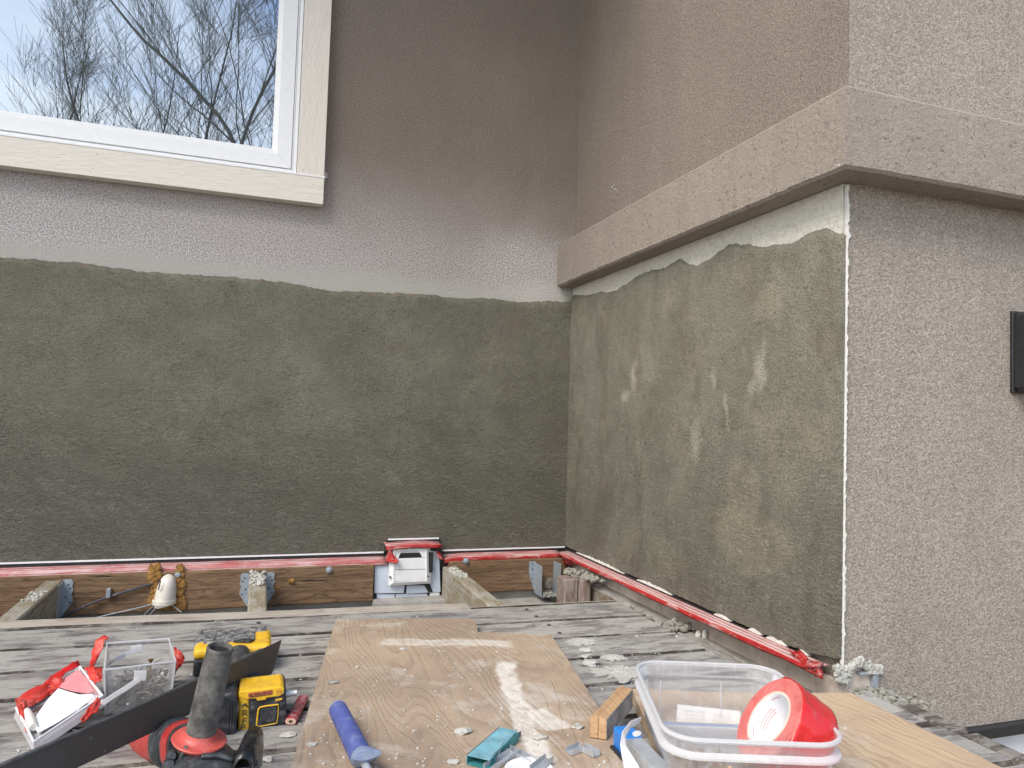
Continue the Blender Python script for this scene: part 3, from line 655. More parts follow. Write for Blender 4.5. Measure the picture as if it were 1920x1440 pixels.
strip('tape_strip', pathB, PB, ['tape_side', 'tape_side_edge'], 'long red tape strip running along the foot of the side wall', 4)
def crumple(name, ctr, pts_px, mats, label, group=None, thick=.0006, cat='tape scrap'):
    """crumpled film: rows of world points"""
    mb = MB(); rows = pts_px; n = len(rows[0]); sub = 4; R = []
    for r in rows:
        rr = []
        for a, b in zip(r, r[1:]):
            for t in range(sub): rr.append(Vector(a).lerp(Vector(b), t/sub))
        rr.append(Vector(r[-1])); R.append(rr)
    R2 = []
    for a, b in zip(R, R[1:]):
        for t in range(sub): R2.append([p.lerp(q, t/sub) for p, q in zip(a, b)])
    R2.append(R[-1])
    for i, r in enumerate(R2):
        for j, p in enumerate(r): p += Vector((noise.noise(Vector((i*.6, j*.6, ctr))), noise.noise(Vector((i*.6, j*.6, ctr+9))), noise.noise(Vector((i*.6, j*.6, ctr+19)))))*.0030
    mb.loft([list(r) for r in R2], 0, False, False)
    o = obj(name, mb, mats, None, smooth=True); sm = o.modifiers.new('solid', 'SOLIDIFY'); sm.thickness = thick
    return tag(o, label, cat, group)
def rows(*rs): return [[at(a, b, ax, v) for (a, b, ax, v) in r] for r in rs]
crumple('tape_flap', 1, rows([(730, 1026, 1, 1.955), (735, 1030, 1, 1.945), (738, 1033, 1, 1.95)], [(724, 1045, 1, 1.95), (735, 1044, 1, 1.935), (742, 1046, 1, 1.94)], [(722, 1052, 1, 1.95), (735, 1055, 1, 1.93), (748, 1050, 1, 1.93)], [(738, 1056, 1, 1.935), (742, 1057, 1, 1.925), (746, 1054, 1, 1.925)]), 'tape_red', 'curled cone of red tape at the left of the vent')
crumple('tape_flap', 5, rows([(817, 1031, 1, 1.955), (824, 1036, 1, 1.955)], [(819, 1042, 1, 1.95), (830, 1046, 1, 1.945)], [(824, 1047, 1, 1.945), (833, 1050, 1, 1.945)]), 'tape_red', 'small torn red tape bit at the right of the vent')
crumple('tape_flap', 8, rows([(1052, 1037, 1, 1.95), (1063, 1040, 1, 1.94), (1080, 1045, 1, 1.90)], [(1055, 1050, 1, 1.95), (1075, 1052, 1, 1.90), (1095, 1056, 1, 1.84)], [(1058, 1059, 1, 1.95), (1078, 1059, 1, 1.90), (1102, 1061, 1, 1.81)]), 'tape_red', 'folded red tape flap hanging at the inside corner')
crumple('tape_flap', 11, rows([(1478, 1216, 0, .838), (1490, 1222, 0, .84), (1500, 1218, 0, .85)], [(1492, 1240, 0, .835), (1508, 1240, 0, .835), (1520, 1239, 0, .85)], [(1502, 1254, 0, .832), (1525, 1250, 0, .825), (1544, 1241, 0, .85)], [(1520, 1262, 0, .83), (1532, 1256, 0, .832), (1542, 1254, 0, .85)], [(1541, 1274, 0, .835), (1542, 1268, 0, .835), (1543, 1262, 0, .84)]), 'tape_red', 'crumpled red tape end hanging at the outer corner')

# ------------------------------------------------------------ deck
deck = thing('deck', (0, .4, -.62), 'weathered grey wooden deck with its boards lifted near the wall', 'deck')
TH = .030
def board(x0, x1, ya, yb, ztop, seed, mat='deck_wood', slope=-.030, wav=.0016, th=TH):
    """one weathered board along x with rounded, chipped edges"""
    mb = MB(); nseg = max(8, int((x1-x0)/.03)); R = []
    for i in range(nseg+1):
        x = x0+(x1-x0)*i/nseg; o = slope*x
        e1 = wav*nz1(x*14, seed)+wav*.6*nz1(x*55, seed+1); e2 = wav*nz1(x*13, seed+2)+wav*.6*nz1(x*50, seed+3); dz = .0012*nz1(x*5, seed+4)+.0018*nz1(seed*3.3, 2)
        a = ya+o+e1; b = yb+o+e2; c = .0060; m = (a+b)/2; cup = .0012*nz1(seed*1.7)
        R.append([Vector(p) for p in ((x, a, ztop-th), (x, a, ztop-c+dz), (x, a+c*.35, ztop+dz), (x, m, ztop+dz+cup), (x, b-c, ztop+dz), (x, b, ztop-c+dz), (x, b, ztop-th))])
    mb.loft(R)
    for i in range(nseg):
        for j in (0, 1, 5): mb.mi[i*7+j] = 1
    return obj('board', mb, [mat, 'seam_shade_dirt'], deck)
seams = [1.396, 1.284, 1.176, 1.070, .962, .853, .744, .636, .528]
while seams[-1] > -2.6: seams.append(seams[-1]-.1085)
for k, (b, a) in enumerate(zip(seams, seams[1:])):
    xr = .716+.005*nz1(k*2.3, 1) if a > .85 else .832+.014*nz1(k*3.3, 2)
    bb = board(-3.0, xr, a+.0048, b, 0, k*5+1, 'deck_wood')
    if -.2 < a:
        for sx0 in (.015, .508, -.43):
            for fy in (.27, .73):
                yy = a+(b-a)*fy-.03*sx0; obj('screw', MB().lathe((sx0+.004*nz1(k*5.1+fy), yy, -.0006), (0, 0, 1), [(.0001, .0006), (.0026, .0010), (.0034, .0022), (.0036, .0006)], 10), 'nail_dark', bb)
    if a < .85: bb['label'] = 'worn deck board whose dark cut end shows beside the front wall'
board(-3.0, .405, 1.400, 1.454, 0, 201, 'deck_edge', -.062)
board(.405, .714, 1.400, 1.405, 0, 205, 'deck_edge', -.030)
# brown nosing pieces showing at the cut ends
for k in range(6):
    y = .80-.108*k
    obj('end_board', MB().box((.838+.002*(k % 3), y-.10, -.034), (.866-.006*k+.008*math.sin(k*2.1), y, -.003)), 'deck_dark', deck, bevel=.004)
# ledger pieces
JT = -.036
lg1 = MB(); 
def plank_x(x0, x1, y0, y1, z0, z1, seed, wav=.001):
    mb = MB(); n = int((x1-x0)/.02); R = []
    for i in range(n+1):
        x = x0+(x1-x0)*i/n; c = .003; w = wav*nz1(x*20, seed); w2 = wav*nz1(x*17, seed+1)
        R.append([Vector(p) for p in ((x, y0+w, z0+c+w2), (x, y0+w, z1-c), (x, y0+c, z1), (x, y1, z1), (x, y1, z0+w2), (x, y0+c, z0+w2))])
    return mb.loft(R)
obj('ledger', plank_x(-3.0, .303, 1.950, 1.969, -.119, -.024, 3), 'ledger_wood', deck, label='left ledger board with a bolt and a cable clip')
obj('ledger', plank_x(.506, .858, 1.950, 1.969, -.112, -.024, 5), 'ledger_wood', deck, label='right ledger board with a round bore mark near the corner')
lb = MB()
obj('bore_mark', lb.lathe(at(1031, 1094, 1, 1.9495), (0, 1, 0), [(.0155, 0), (.0155, .0012), (.0120, .0012), (.0118, -.0002), (.004, -.0006)], 24), 'joist_brown', deck)
def joist(x0, x1, ztop=JT, ynear=-2.4, yfar=1.949, depth=.14, mat='joist_wood', seed=1):
    mb = MB(); R = []; n = 60
    for i in range(n+1):
        y = yfar+(ynear-yfar)*i/n; c = .003; w = .0012*nz1(y*15, seed); w2 = .0012*nz1(y*19, seed+2)
        R.append([Vector(p) for p in ((x0+w, y, ztop-depth), (x0+w, y, ztop-c), (x0+c+w, y, ztop), (x1-c+w2, y, ztop), (x1+w2, y, ztop-c), (x1+w2, y, ztop-depth))])
    mb.loft(R); return obj('joist', mb, mat, deck)
def hanger(j, x0, x1, sides=(1, 1), ztop=JT+.002, zb=-.118):
    """galvanised hanger: two notched flanges on the ledger and a seat"""
    for s, on in zip((-1, 1), sides):
        if not on: continue
        xe = x0-.0015 if s < 0 else x1+.0015; w = .020; pts = []
        prof = [(0, ztop), (w*.8, ztop), (w, ztop-.006), (w*.92, ztop-.016), (w*1.05, ztop-.024), (w*.85, ztop-.034), (w*1.0, ztop-.042), (w*1.05, ztop-.05), (w*.7, ztop-.062), (w*.12, zb+.004), (0, zb)]
        mb = MB().prism([Vector((xe+s*a, 1.9475, z)) for a, z in prof], (0, .0018, 0))
        mb.box((min(xe, xe-s*.0015), 1.905, zb), (max(xe, xe-s*.0015), 1.9475, ztop-.004))
        for hx, hz in ((.010, -.012), (.014, -.020), (.006, -.040), (.015, -.052)):
            mb.lathe((xe+s*hx, 1.9468, ztop+hz), (0, 1, 0), [(.0021, 0), (.0024, .002)], 8, 1)
        obj('joist_hanger', mb, ['galv', 'nail_dark'], j)
j0 = joist(-.448, -.410, seed=11); hanger(j0, -.448, -.410, (0, 1))
j1 = joist(-.004, .034, seed=13); hanger(j1, -.004, .034)
j2 = joist(.489, .527, seed=15)
j00 = joist(-.89, -.852, seed=17); joist(-1.33, -1.292, seed=18)
# empty hanger near the corner
eh = MB(); e0, e1 = .738, .812
eh.prism([Vector((x, 1.9475, z)) for x, z in ((.738, -.030), (.756, -.030), (.756, -.118), (.742, -.078), (.737, -.058))], (0, .002, 0))
eh.box((.755, 1.895, -.118), (.7565, 1.9475, -.034)); eh.box((.8105, 1.895, -.118), (.812, 1.9475, -.030)); eh.box((.7566, 1.895, -.1195), (.8104, 1.948, -.118))
for z in (-.036, -.052, -.078): eh.lathe((.7475, 1.9468, z), (0, 1, 0), [(.002, 0), (.0024, .002)], 8, 1)
obj('joist_hanger', eh, ['galv', 'nail_dark'], deck, label='empty bent hanger with debris in its seat near the corner')
# rim joist beside the side wall: far length, near length, block
def rim(y0, y1, xa, xb, zt, mat, seed, depth=.14):
    mb = MB(); R = []; n = max(6, int(abs(y1-y0)/.02))
    for i in range(n+1):
        y = y0+(y1-y0)*i/n; w = .0016*nz1(y*22, seed); t = .0016*nz1(y*13, seed+1); c = .005
        R.append([Vector(p) for p in ((xa+w, y, zt-depth), (xa+w, y, zt-c+t), (xa+c+w, y, zt+t), (xb, y, zt+t), (xb, y, zt-depth))])
    mb.loft(R)
    for i in range(n): mb.mi[i*5] = 1
    return obj('rim_joist', mb, mat, deck)
r1 = rim(1.93, 1.345, .834, .8675, -.055, ['joist_grey', 'joist_brown'], 31); r2 = rim(1.325, .80, .827, .8675, -.056, ['joist_grey', 'joist_wood'], 33)
obj('block', MB().box((.797, 1.72, -.17), (.8215, 1.745, -.036)).box((.760, 1.7455, -.17), (.797, 1.80, -.038)), 'post_brown', deck, bevel=.003, label='upright pinkish brown block at the inside corner')
# bolts
for a, b, x in ((334, 1078, 0), (617, 1069, 0), (874, 1052, 0)):
    p = at(a, b, 1, 1.945); obj('bolt', MB().lathe((p.x, 1.9405, p.z), (0, 1, 0), [(.0, 0), (.0045, .0005), (.0058, .002), (.0058, .006), (.0085, .0062), (.0085, .0085)], 12), 'galv', deck)

# service entry cap with foam and cables
p = at(311, 1103, 1, 1.93)
cap = thing('cable_entry_cap', (p.x, 1.945, -.10), 'cream domed cable entry cap bedded in orange foam on the ledger', 'cable entry cap')
cb = MB(); R = []
prof = [(-.038, .0235, .029), (-.034, .024, .030), (-.020, .0235, .030), (-.005, .0225, .028), (.008, .0205, .026), (.020, .0175, .022), (.028, .0130, .016), (.0325, .0075, .009), (.0345, .002, .003)]
for h, rx, ry in prof:
    R.append([Vector((p.x+.0+h*.10+rx*math.cos(a), 1.947-ry*max(0, math.sin(a)) if math.sin(a) > 0 else 1.947, -.064+h-(.004*math.cos(a) if h < -.03 else 0)*-1)) for a in (2*math.pi*k/28 for k in range(28))])
cb.loft(R); obj('dome', cb, 'cap_white', cap, smooth=True)
obj('collar', MB().loft([[v+Vector((0, -.0018, h)) for v in [Vector((p.x-.0035+.0265*math.cos(a), 1.947-.032*max(0, math.sin(a)), -.097)) for a in (2*math.pi*k/28 for k in range(28))]] for h in (0, .009)]), 'cap_white', cap, smooth=True)
fm = MB()
for k in range(90):
    t = random.random(); sd = random.choice((-1, 1)); px = 311+sd*(14+14*random.random())+(6 if sd > 0 else 0); py = 1062+80*t
    q = at(px, py, 1, 1.949); fm.lump((q.x, 1.9485, q.z), .004+.0055*random.random(), k, 2, (1, .5, 1.2), .8)
for k in range(40):
    q = at(300+36*random.random(), 1126+15*random.random(), 1, 1.945); fm.lump((q.x, 1.946, q.z), .005+.003*random.random(), k+99, 1, (1, .8, 1), .6)
obj('foam', fm, 'foam', cap)
obj('slot', MB().tube([at(a_, b_, 1, y_) for a_, b_, y_ in ((301, 1088, 1.9195), (299, 1097, 1.917), (297, 1106, 1.9195))], .0016, 6), 'nail_dark', cap)
def cable(pts, r, label, cat='cable', mat='cable'):
    P = [at(a, b, 1, y) for a, b, y in pts]
    Q = []
    for i in range(len(P)-1):
        p0 = P[max(0, i-1)]; p1 = P[i]; p2 = P[i+1]; p3 = P[min(len(P)-1, i+2)]
        for s in range(6):
            t = s/6; Q.append(.5*((2*p1)+(-p0+p2)*t+(2*p0-5*p1+4*p2-p3)*t*t+(-p0+3*p1-3*p2+p3)*t*t*t))
    Q.append(P[-1])
    return tag(obj('cable', MB().tube(Q, r, 8), mat, smooth=True), label, cat)
cable([(286, 1094, 1.945), (245, 1106, 1.943), (205, 1119, 1.942), (165, 1134, 1.940), (120, 1156, 1.935), (60, 1190, 1.93)], .0030, 'thick grey cable clipped to the ledger, left of the cream cap')
cable([(288, 1132, 1.945), (250, 1142, 1.942), (205, 1152, 1.94), (150, 1166, 1.935)], .0014, 'thin paint spotted wire low on the ledger', mat='galv')
cable([(300, 1126, 1.935), (290, 1136, 1.932), (278, 1146, 1.93), (262, 1165, 1.925)], .0030, 'left one of two dark cables hanging out of the cream cap')
cable([(306, 1127, 1.930), (297, 1137, 1.927), (286, 1148, 1.925), (272, 1168, 1.92)], .0030, 'right one of two dark cables hanging out of the cream cap')
cable([(316, 1130, 1.935), (326, 1137, 1.935), (340, 1148, 1.93)], .0013, 'thin pale wire leaving the right of the cream cap', mat='galv')
q = at(203, 1113, 1, 1.938); tag(obj('cable_clip', MB().box((q.x-.0045, 1.936, q.z-.010), (q.x+.0045, 1.9498, q.z+.011)), 'galv', bevel=.001), 'small grey clip holding the cable to the ledger', 'cable clip')
q = at(548, 1090, 1, 1.949)
for k, (a, b, r) in enumerate(((547, 1090, .007), (522, 1103, .0035))):
    q = at(a, b, 1, 1.9485); tag(obj('foam_blob', MB().lump((q.x, 1.950, q.z), r, k, 2, (1.2, .6, 1), .5), 'foam', smooth=True), ['larger orange foam blob on the ledger right of the middle joist', 'smaller orange foam blob on the ledger right of the middle joist'][k], 'foam blob')

# mortar dropped on the joists and rim
def clump(pts, label, mat='mortar', sub=1, n=40, rr=(.002, .006), spread=(.012, .03, .003)):
    mb = MB()
    for k in range(n):
        c = random.choice(pts); mb.lump((c[0]+random.uniform(-1, 1)*spread[0], c[1]+random.uniform(-1, 1)*spread[1], c[2]+random.uniform(-.3, 1)*spread[2]), random.uniform(*rr), k, sub, (1, 1, .8), .6)
    return tag(obj('mortar_clump', mb, mat), label, 'mortar', 'mortar dropped on the framing')
clump([(.015, 1.91, JT), (.015, 1.85, JT)], 'pale mortar clump capping the joist behind the deck edge', n=90, spread=(.016, .035, .008), rr=(.003, .0075))
clump([(-.43, 1.80, JT)], 'pale mortar clump on the leftmost joist', n=60, spread=(.014, .04, .002), rr=(.0015, .004))
clump([(.508, 1.90, JT), (.508, 1.84, JT)], 'pale mortar clump on the joist beside the vent', n=70, spread=(.014, .03, .003), rr=(.002, .0055))
clump([(.80, 1.80, -.032), (.815, 1.72, -.032), (.835, 1.77, -.03), (.83, 1.70, -.030)], 'grey mortar clump on the block at the inside corner', 'mortar_dark', n=120, spread=(.016, .03, .004), rr=(.0025, .0075))
clump([(.840, 1.345, -.054), (.85, 1.335, -.050), (.833, 1.36, -.058)], 'dark mortar clump filling the break in the rim joist', 'mortar_dark', n=90, spread=(.016, .022, .006), rr=(.003, .008))
clump([(.784, 1.905, -.113)], 'dark mortar debris lying in the empty hanger', 'mortar_dark', n=50, spread=(.022, .03, .004), rr=(.002, .005))
clump([(.834, 1.45, -.058), (.834, 1.41, -.058), (.833, 1.50, -.058)], 'crumbly mortar along the far rim joist edge', 'mortar_dark', n=60, spread=(.006, .04, .003), rr=(.0015, .004))
clump([(.925, .885, -.040), (.955, .87, -.045), (.905, .90, -.038)], 'speckled mortar heap at the foot of the outer corner', 'mortar_dark', n=140, spread=(.028, .02, .008), rr=(.002, .006))
for k, (a, b, z, r) in enumerate(((1264, 1164, -.052, .0062), (1309, 1190, -.052, .0062), (1321, 1191, -.050, .0062), (1216, 1132, -.052, .0050), (1236, 1143, -.052, .0045), (1290, 1175, -.052, .0040))):
    q = at(a, b, 2, z)
    tag(obj('mortar_stone', MB().lump((q.x, q.y, q.z), r, k+5, 2, (.8, .9, 1.1 if k != 2 else 1.6), .35), 'chalk' if k in (0, 1, 2) else 'mortar', smooth=False),
        ['white lump on the rim joist nearest the dark mortar clump', 'rounded white lump, left of a close pair on the rim joist', 'tall white lump, right of a close pair on the rim joist', 'grey crumb farthest along the rim joist',
         'grey crumb second farthest along the rim joist', 'small grey crumb between the white lumps on the rim joist'][k], 'mortar lump', 'lumps on the rim joist')

# ------------------------------------------------------------ sheets of plywood
def slab(name, px, z0, z1, mat, label, wav=.0015, cat='plywood'):
    P = [at(a, b, 2, z1) for a, b in px]; Q = []
    for i, p in enumerate(P):
        q = P[(i+1) % len(P)]; n = max(1, int((q-p).length/.012))
        for s in range(n):
            v = p.lerp(q, s/n); v.x += wav*nz1(v.y*70+v.x*40, i); v.y += wav*nz1(v.x*70-v.y*30, i+9); Q.append(v)
    mb = MB().prism([Vector((v.x, v.y, z0)) for v in Q], (0, 0, z1-z0))
    return tag(obj(name, mb, mat), label, cat)
slab('plywood_sheet', [(630, 1161), (891, 1160), (896, 1185), (1033, 1189), (1120, 1322), (1235, 1500), (1320, 1640), (470, 1640), (545, 1440)], .003, .018, 'plywood', 'stained brown plywood sheet with a stepped far edge lying in the middle of the deck')
slab('plywood_sheet', [(1183, 1291), (1400, 1300), (1596, 1299), (1880, 1440), (2050, 1520), (1500, 1640), (1310, 1560)], .003, .018, 'plywood_yellow', 'yellowish plywood board under the clear container')

# crumbs: nobody could count them
cr = MB(); rnd = random.Random(4)
for k in range(520):
    if rnd.random() < .5: px, py = rnd.uniform(0, 1900), rnd.uniform(1150, 1440)
    else: px, py = rnd.uniform(560, 1200), rnd.uniform(1200, 1440)
    r = rnd.uniform(.0005, .0018)*(1 if rnd.random() < .93 else 1.7)
    q = at(px, py, 2, .0)
    inply = (q.x > .06 and q.x < .40 and q.y < 1.15) or (q.x > .49 and q.x < .72 and q.y < .8)
    if q.x > .72 or q.y > 1.42: continue
    if inply: q = at(px, py, 2, .018)
    cr.lump((q.x, q.y, q.z+r*.3), r, k, 1, (1.2, 1, .6), .6)
tag(obj('mortar_crumbs', cr, 'mortar'), 'pale mortar crumbs scattered over the deck boards and plywood', kind='stuff')
big = [(1106, 1246, .0095, 0, 'mortar lump pair farthest back on the deck beside the plywood'), (1100, 1222, .008, 0, 'pale mortar lump on the deck right of the plywood corner'), (1098, 1232, .006, 0, 'small pale mortar lump right of the plywood corner'),
       (755, 1218, .004, 1, 'small grey crumb near the far smear on the plywood'), (868, 1374, .007, 1, 'light mortar blob on the plywood left of the teal metal'), (1013, 1385, .006, 1, 'grey mortar lump on the white smear near the teal metal'),
       (1083, 1365, .0055, 1, 'grey crumb on the plywood left of the wood block'), (849, 1431, .005, 1, 'grey crumb on the plywood left of the teal metal end'), (584, 1397, .004, 1, 'tiny white crumb at the left plywood edge'), (625, 1281, .005, 1, 'dark grey crumb near the left plywood edge'),
       (540, 1380, .006, 0, 'pale crumb on the deck by the red pencil'), (503, 1425, .004, 0, 'flat pale flake on the deck right of the black guard')]
for k, (a, b, r, pl, lab) in enumerate(big):
    q = at(a, b, 2, .018 if pl else 0)
    tag(obj('mortar_lump', MB().lump((q.x, q.y, q.z+r*.25), r, k+40, 2, (1.4, 1.0, .5), .6), 'mortar' if k != 9 else 'mortar_dark'), lab, 'mortar lump', 'loose mortar lumps on deck and plywood')
# flat dried splats on the deck by the container
for k, (a, b, r) in enumerate(((1160, 1262, .045), (1090, 1205, .03), (1150, 1235, .022))):
    q = at(a, b, 2, 0); mb = MB(); pts = []
    for i in range(46):
        t = 2*math.pi*i/46; rr = r*(.75+.5*nz1(i*.55, k+50)+.2*nz1(i*1.9, k)); pts.append(Vector((q.x+rr*math.cos(t)*1.1, q.y+rr*math.sin(t)*.8, .0006)))
    mb.prism(pts, (0, 0, .0016))
    for j in range(60):
        t = random.random()*6.28; rr = r*.8*random.random(); mb.lump((q.x+rr*math.cos(t), q.y+rr*.75*math.sin(t), .002), random.uniform(.001, .0035), j, 1, (1.3, 1, .5), .6)
    tag(obj('mortar_splat', mb, 'mortar'), ['widest dried mortar splat on the deck left of the clear container', 'dried mortar splat beside the plywood corner', 'smallest mortar splat between the other two by the container'][k], 'mortar splat', 'dried mortar splats')

# ================================================================ tools and loose things
V3 = Vector
def rbox(name, c, ex, ey, ez, mat, parent, bev, seg=3, label=None):
    return obj(name, MB().obox(c, ex, ey, ez), mat, parent, bevel=bev, seg=seg, label=label)

# long black steel blade lying across the tools
TRb, BRb = at(528, 1200, 1, 1.030), at(510, 1263, 1, 1.020)
TLb, BLb = at(-120, 1487, 1, .665), at(-120, 1561, 1, .655)
nrm = (TLb-TRb).cross(BRb-TRb).normalized()
if nrm.y > 0: nrm = -nrm
blade = thing('metal_straightedge', (BRb+BLb)/2, 'long dark steel blade with a slanted tip leaning across the tools', 'blade')
n_ = 24; bm_ = MB(); R = []
for i in range(n_+1):
    t = i/n_; a = TLb.lerp(TRb, t); b = BLb.lerp(BRb, t); bow = nrm*(.004*math.sin(t*3.1))
    R.append([a+bow, b+bow, b+bow-nrm*.0012, a+bow-nrm*.0012])
obj('blade', bm_.loft(R), 'blade', blade)
eg = MB(); R = []
for i in range(n_+1):
    t = i/n_*.90-.0; a = TLb.lerp(TRb, t)+nrm*(.004*math.sin(t*3.1)+.0012); u = V3((0, 0, 1))
    R.append([a-u*.0010, a+u*.0010, a+u*.0010-nrm*.0035, a-u*.0010-nrm*.0035])
obj('rim', eg.loft(R), 'blade_edge', blade, bevel=.0005)
for (px, py) in ((36, 1409), (240, 1320), (359, 1265)):
    q = at(px, py, 1, interp([(0, .72), (240, .84), (359, .91), (528, 1.03)], px)-.004); obj('rivet', MB().lump(q, .0013, px, 1, (1, 1, 1), .1), 'silver', blade)

# angle grinder
fc = at(373, 1390, 1, .755); ht = at(413, 1214, 1, .744); ax = (ht-fc); HL = ax.length; ax.normalize()
gr = thing('angle_grinder', (fc.x, fc.y, 0), 'black and red angle grinder standing its grey side handle upright', 'angle grinder')
k = lambda t: t*HL
hd = MB().lathe(fc, ax, [(.0128, k(-.02)), (.0137, k(.05)), (.0136, k(.2)), (.0133, k(.4)), (.0130, k(.6)), (.0124, k(.78)), (.0118, k(.9)), (.0116, k(.95)), (.0121, k(.985)), (.0119, k(1.0)), (.0112, k(1.01)), (.0100, k(1.006)), (.0096, k(.98)), (.0096, k(.93)), (.0001, k(.925))], 40)
obj('side_handle', hd, 'rubber', gr, smooth=True)
obj('handle_flange', MB().lathe(fc, ax, [(.0, -.006), (.012, -.006), (.018, -.0035), (.0225, -.001), (.0240, .0010), (.0247, .0022), (.0240, .0032), (.020, .0034), (.0165, .0045), (.0147, .007), (.0138, .010)], 48), 'flange_red', gr, smooth=True)
obj('socket_shade_disc', MB().lathe(fc+ax*k(.955), ax, [(.0095, 0), (.0095, .0006), (.0001, .0006)], 24), 'black', gr)  # black disc paints the shade inside the hollow handle end
obj('handle_mark', MB().lump(at(413.5, 1244, 1, .7595), .0017, 2, 1, (1, .3, .6), .2), 'chalk', gr)
# gear head
hc = V3((fc.x+.004, fc.y-.010, fc.z-.030))
def superring(c, rx, ry, z, p=3.2, n=28, rot=0):
    o = []
    for i in range(n):
        a = 2*math.pi*i/n; ca, sa = math.cos(a), math.sin(a)
        x = rx*math.copysign(abs(ca)**(2/p), ca); y = ry*math.copysign(abs(sa)**(2/p), sa)
        o.append(V3((c[0]+x*math.cos(rot)-y*math.sin(rot), c[1]+x*math.sin(rot)+y*math.cos(rot), z)))
    return o
gh = MB().loft([superring(hc, .030, .034, hc.z-.012, rot=.2), superring(hc, .034, .038, hc.z+.004, rot=.2), superring(hc, .033, .036, hc.z+.012, rot=.2), superring(hc, .026, .028, hc.z+.020, rot=.2), superring(hc, .015, .016, fc.z-.004, 2.2, rot=.2)])
obj('gear_head', gh, 'gear_metal', gr, smooth=True)
for (px, py, y) in ((318, 1433, .735), (416, 1417, .745), (322, 1418, .74)):
    q = at(px, py, 1, y); obj('bolt', MB().lathe(q, (q-V3((0, 0, CH)))*-1, [(.0, .003), (.0035, .003), (.0045, .001), (.0055, -.002), (.0055, -.006)], 14), 'gear_metal', gr, smooth=True)
rb = MB()
for a, b, c_, d in (((338, 1425), (352, 1400), .738, 1), ((378, 1418), (434, 1424), .728, 1)):
    p_, q_ = at(*a, 1, c_), at(*b, 1, c_); rb.tube([p_, p_.lerp(q_, .5)+V3((0, -.001, .003)), q_], .0024, 8)
obj('cast_rib', rb, 'gear_metal', gr, smooth=True)
# motor housing going back to the left, red with vent slots
m0, m1 = at(350, 1396, 1, .820), at(268, 1380, 1, .925)
dirm = (m1-m0).normalized()
def tubering(c, d, r, sq=1.0, n=32, p=2.6):
    u = V3((0, 0, 1)).cross(d).normalized(); w = d.cross(u)
    o = []
    for i in range(n):
        a = 2*math.pi*i/n; ca, sa = math.cos(a), math.sin(a)
        o.append(c+u*r*sq*math.copysign(abs(ca)**(2/p), ca)+w*r*math.copysign(abs(sa)**(2/p), sa))
    return o
mlen = (m1-m0).length
mb_ = MB().loft([tubering(m0+dirm*t*mlen, dirm, r) for t, r in ((-.05, .020), (.06, .0220), (.2, .0225), (.36, .0222))]); obj('front_housing', mb_, 'gear_metal', gr, smooth=True)
obj('red_collar', MB().loft([tubering(m0+dirm*t*mlen, dirm, r) for t, r in ((-.02, .0215), (.0, .0226), (.07, .0232), (.09, .0224))]), 'grinder_red', gr, smooth=True)
for t in (.14, .2, .26): obj('housing_rib', MB().loft([tubering(m0+dirm*(t+q_)*mlen, dirm, r) for q_, r in ((0, .0222), (.004, .0234), (.016, .0234), (.02, .0222))]), 'gear_metal', gr, smooth=True)
mb_ = MB().loft([tubering(m0+dirm*t*mlen, dirm, r) for t, r in ((.36, .0210), (.5, .0210), (.8, .0195), (.96, .017), (1.0, .012))]); obj('motor_housing', mb_, 'grinder_red', gr, smooth=True)
vs_ = MB(); q0 = at(306, 1366, 1, .86)
for i in range(6):
    q = at(308-i*.6, 1374+i*6, 1, .852); vs_.obox(q, dirm*.0045, V3((0, .002, 0)), V3((0, 0, .0010)))
obj('vent_slot', vs_, 'black', gr)
# guard: curved black hood at the right of the head
gd = MB(); R = []
arch_ = [(456, 1440), (455, 1400), (459, 1376), (468, 1364), (478, 1360), (488, 1363), (494, 1374), (494.5, 1398), (492, 1429)]
for yy, dx, dy in ((.772, 0, 0), (.755, -5, 12), (.735, -14, 34), (.712, -22, 66)):
    R.append([at(a+dx, b+dy*.9, 1, yy) for a, b in arch_])
gd.loft(R, 0, False, False); go = obj('guard', gd, 'guard_black', gr, smooth=True); sm_ = go.modifiers.new('solid', 'SOLIDIFY'); sm_.thickness = .002
obj('guard_foot', MB().obox(at(455, 1436, 1, .745), V3((.014, 0, 0)), V3((0, .02, 0)), V3((0, 0, .008))), 'gear_metal', gr, bevel=.003)

# cordless driver lying on its side
dr = thing('cordless_driver', (0, .94, 0), 'yellow and black cordless driver lying behind the grinder handle', 'power drill')
YD = .918
def dpt(px, py, y=YD): return at(px, py, 1, y)
def facebox(name, pxs, yf, depth, mat, bev, seg=4, shrink=1.0):
    P = [at(a, b, 1, yf) for a, b in pxs]; return obj(name, MB().prism(P, (0, depth, 0)), mat, dr, bevel=bev, seg=seg)
facebox('motor_body', [(449, 1372), (449, 1300), (535, 1290), (537, 1300), (538, 1356), (530, 1366)], YD+.001, .052, 'drill_black', .007)
facebox('collar', [(446, 1374), (447, 1299), (467, 1297), (468, 1371)], YD-.001, .054, 'drill_yellow', .004)
facebox('top_shell', [(450, 1309), (449, 1297), (527, 1287.5), (533, 1291), (532, 1301), (523, 1306), (500, 1309), (498, 1313), (482, 1315), (480, 1310), (462, 1312)], YD-.0018, .045, 'drill_yellow', .0025)
facebox('yellow_trim', [(517, 1312), (530, 1309.5), (529, 1313), (516, 1316)], YD-.0012, .004, 'drill_yellow', .0008)
pl_ = MB()
def stroke(mb, pts, y, r, mi=0): return mb.tube([dpt(a, b, y) for a, b in pts], r, 6, mi)
stroke(pl_, [(522, 1321), (500, 1323.5), (488, 1326), (484.5, 1330), (483, 1340), (481, 1361)], YD-.0004, .0010)
stroke(pl_, [(481, 1361), (488, 1362), (518, 1356)], YD-.0004, .0006)
stroke(pl_, [(522, 1321), (521.5, 1340), (519, 1356)], YD-.0002, .0005)
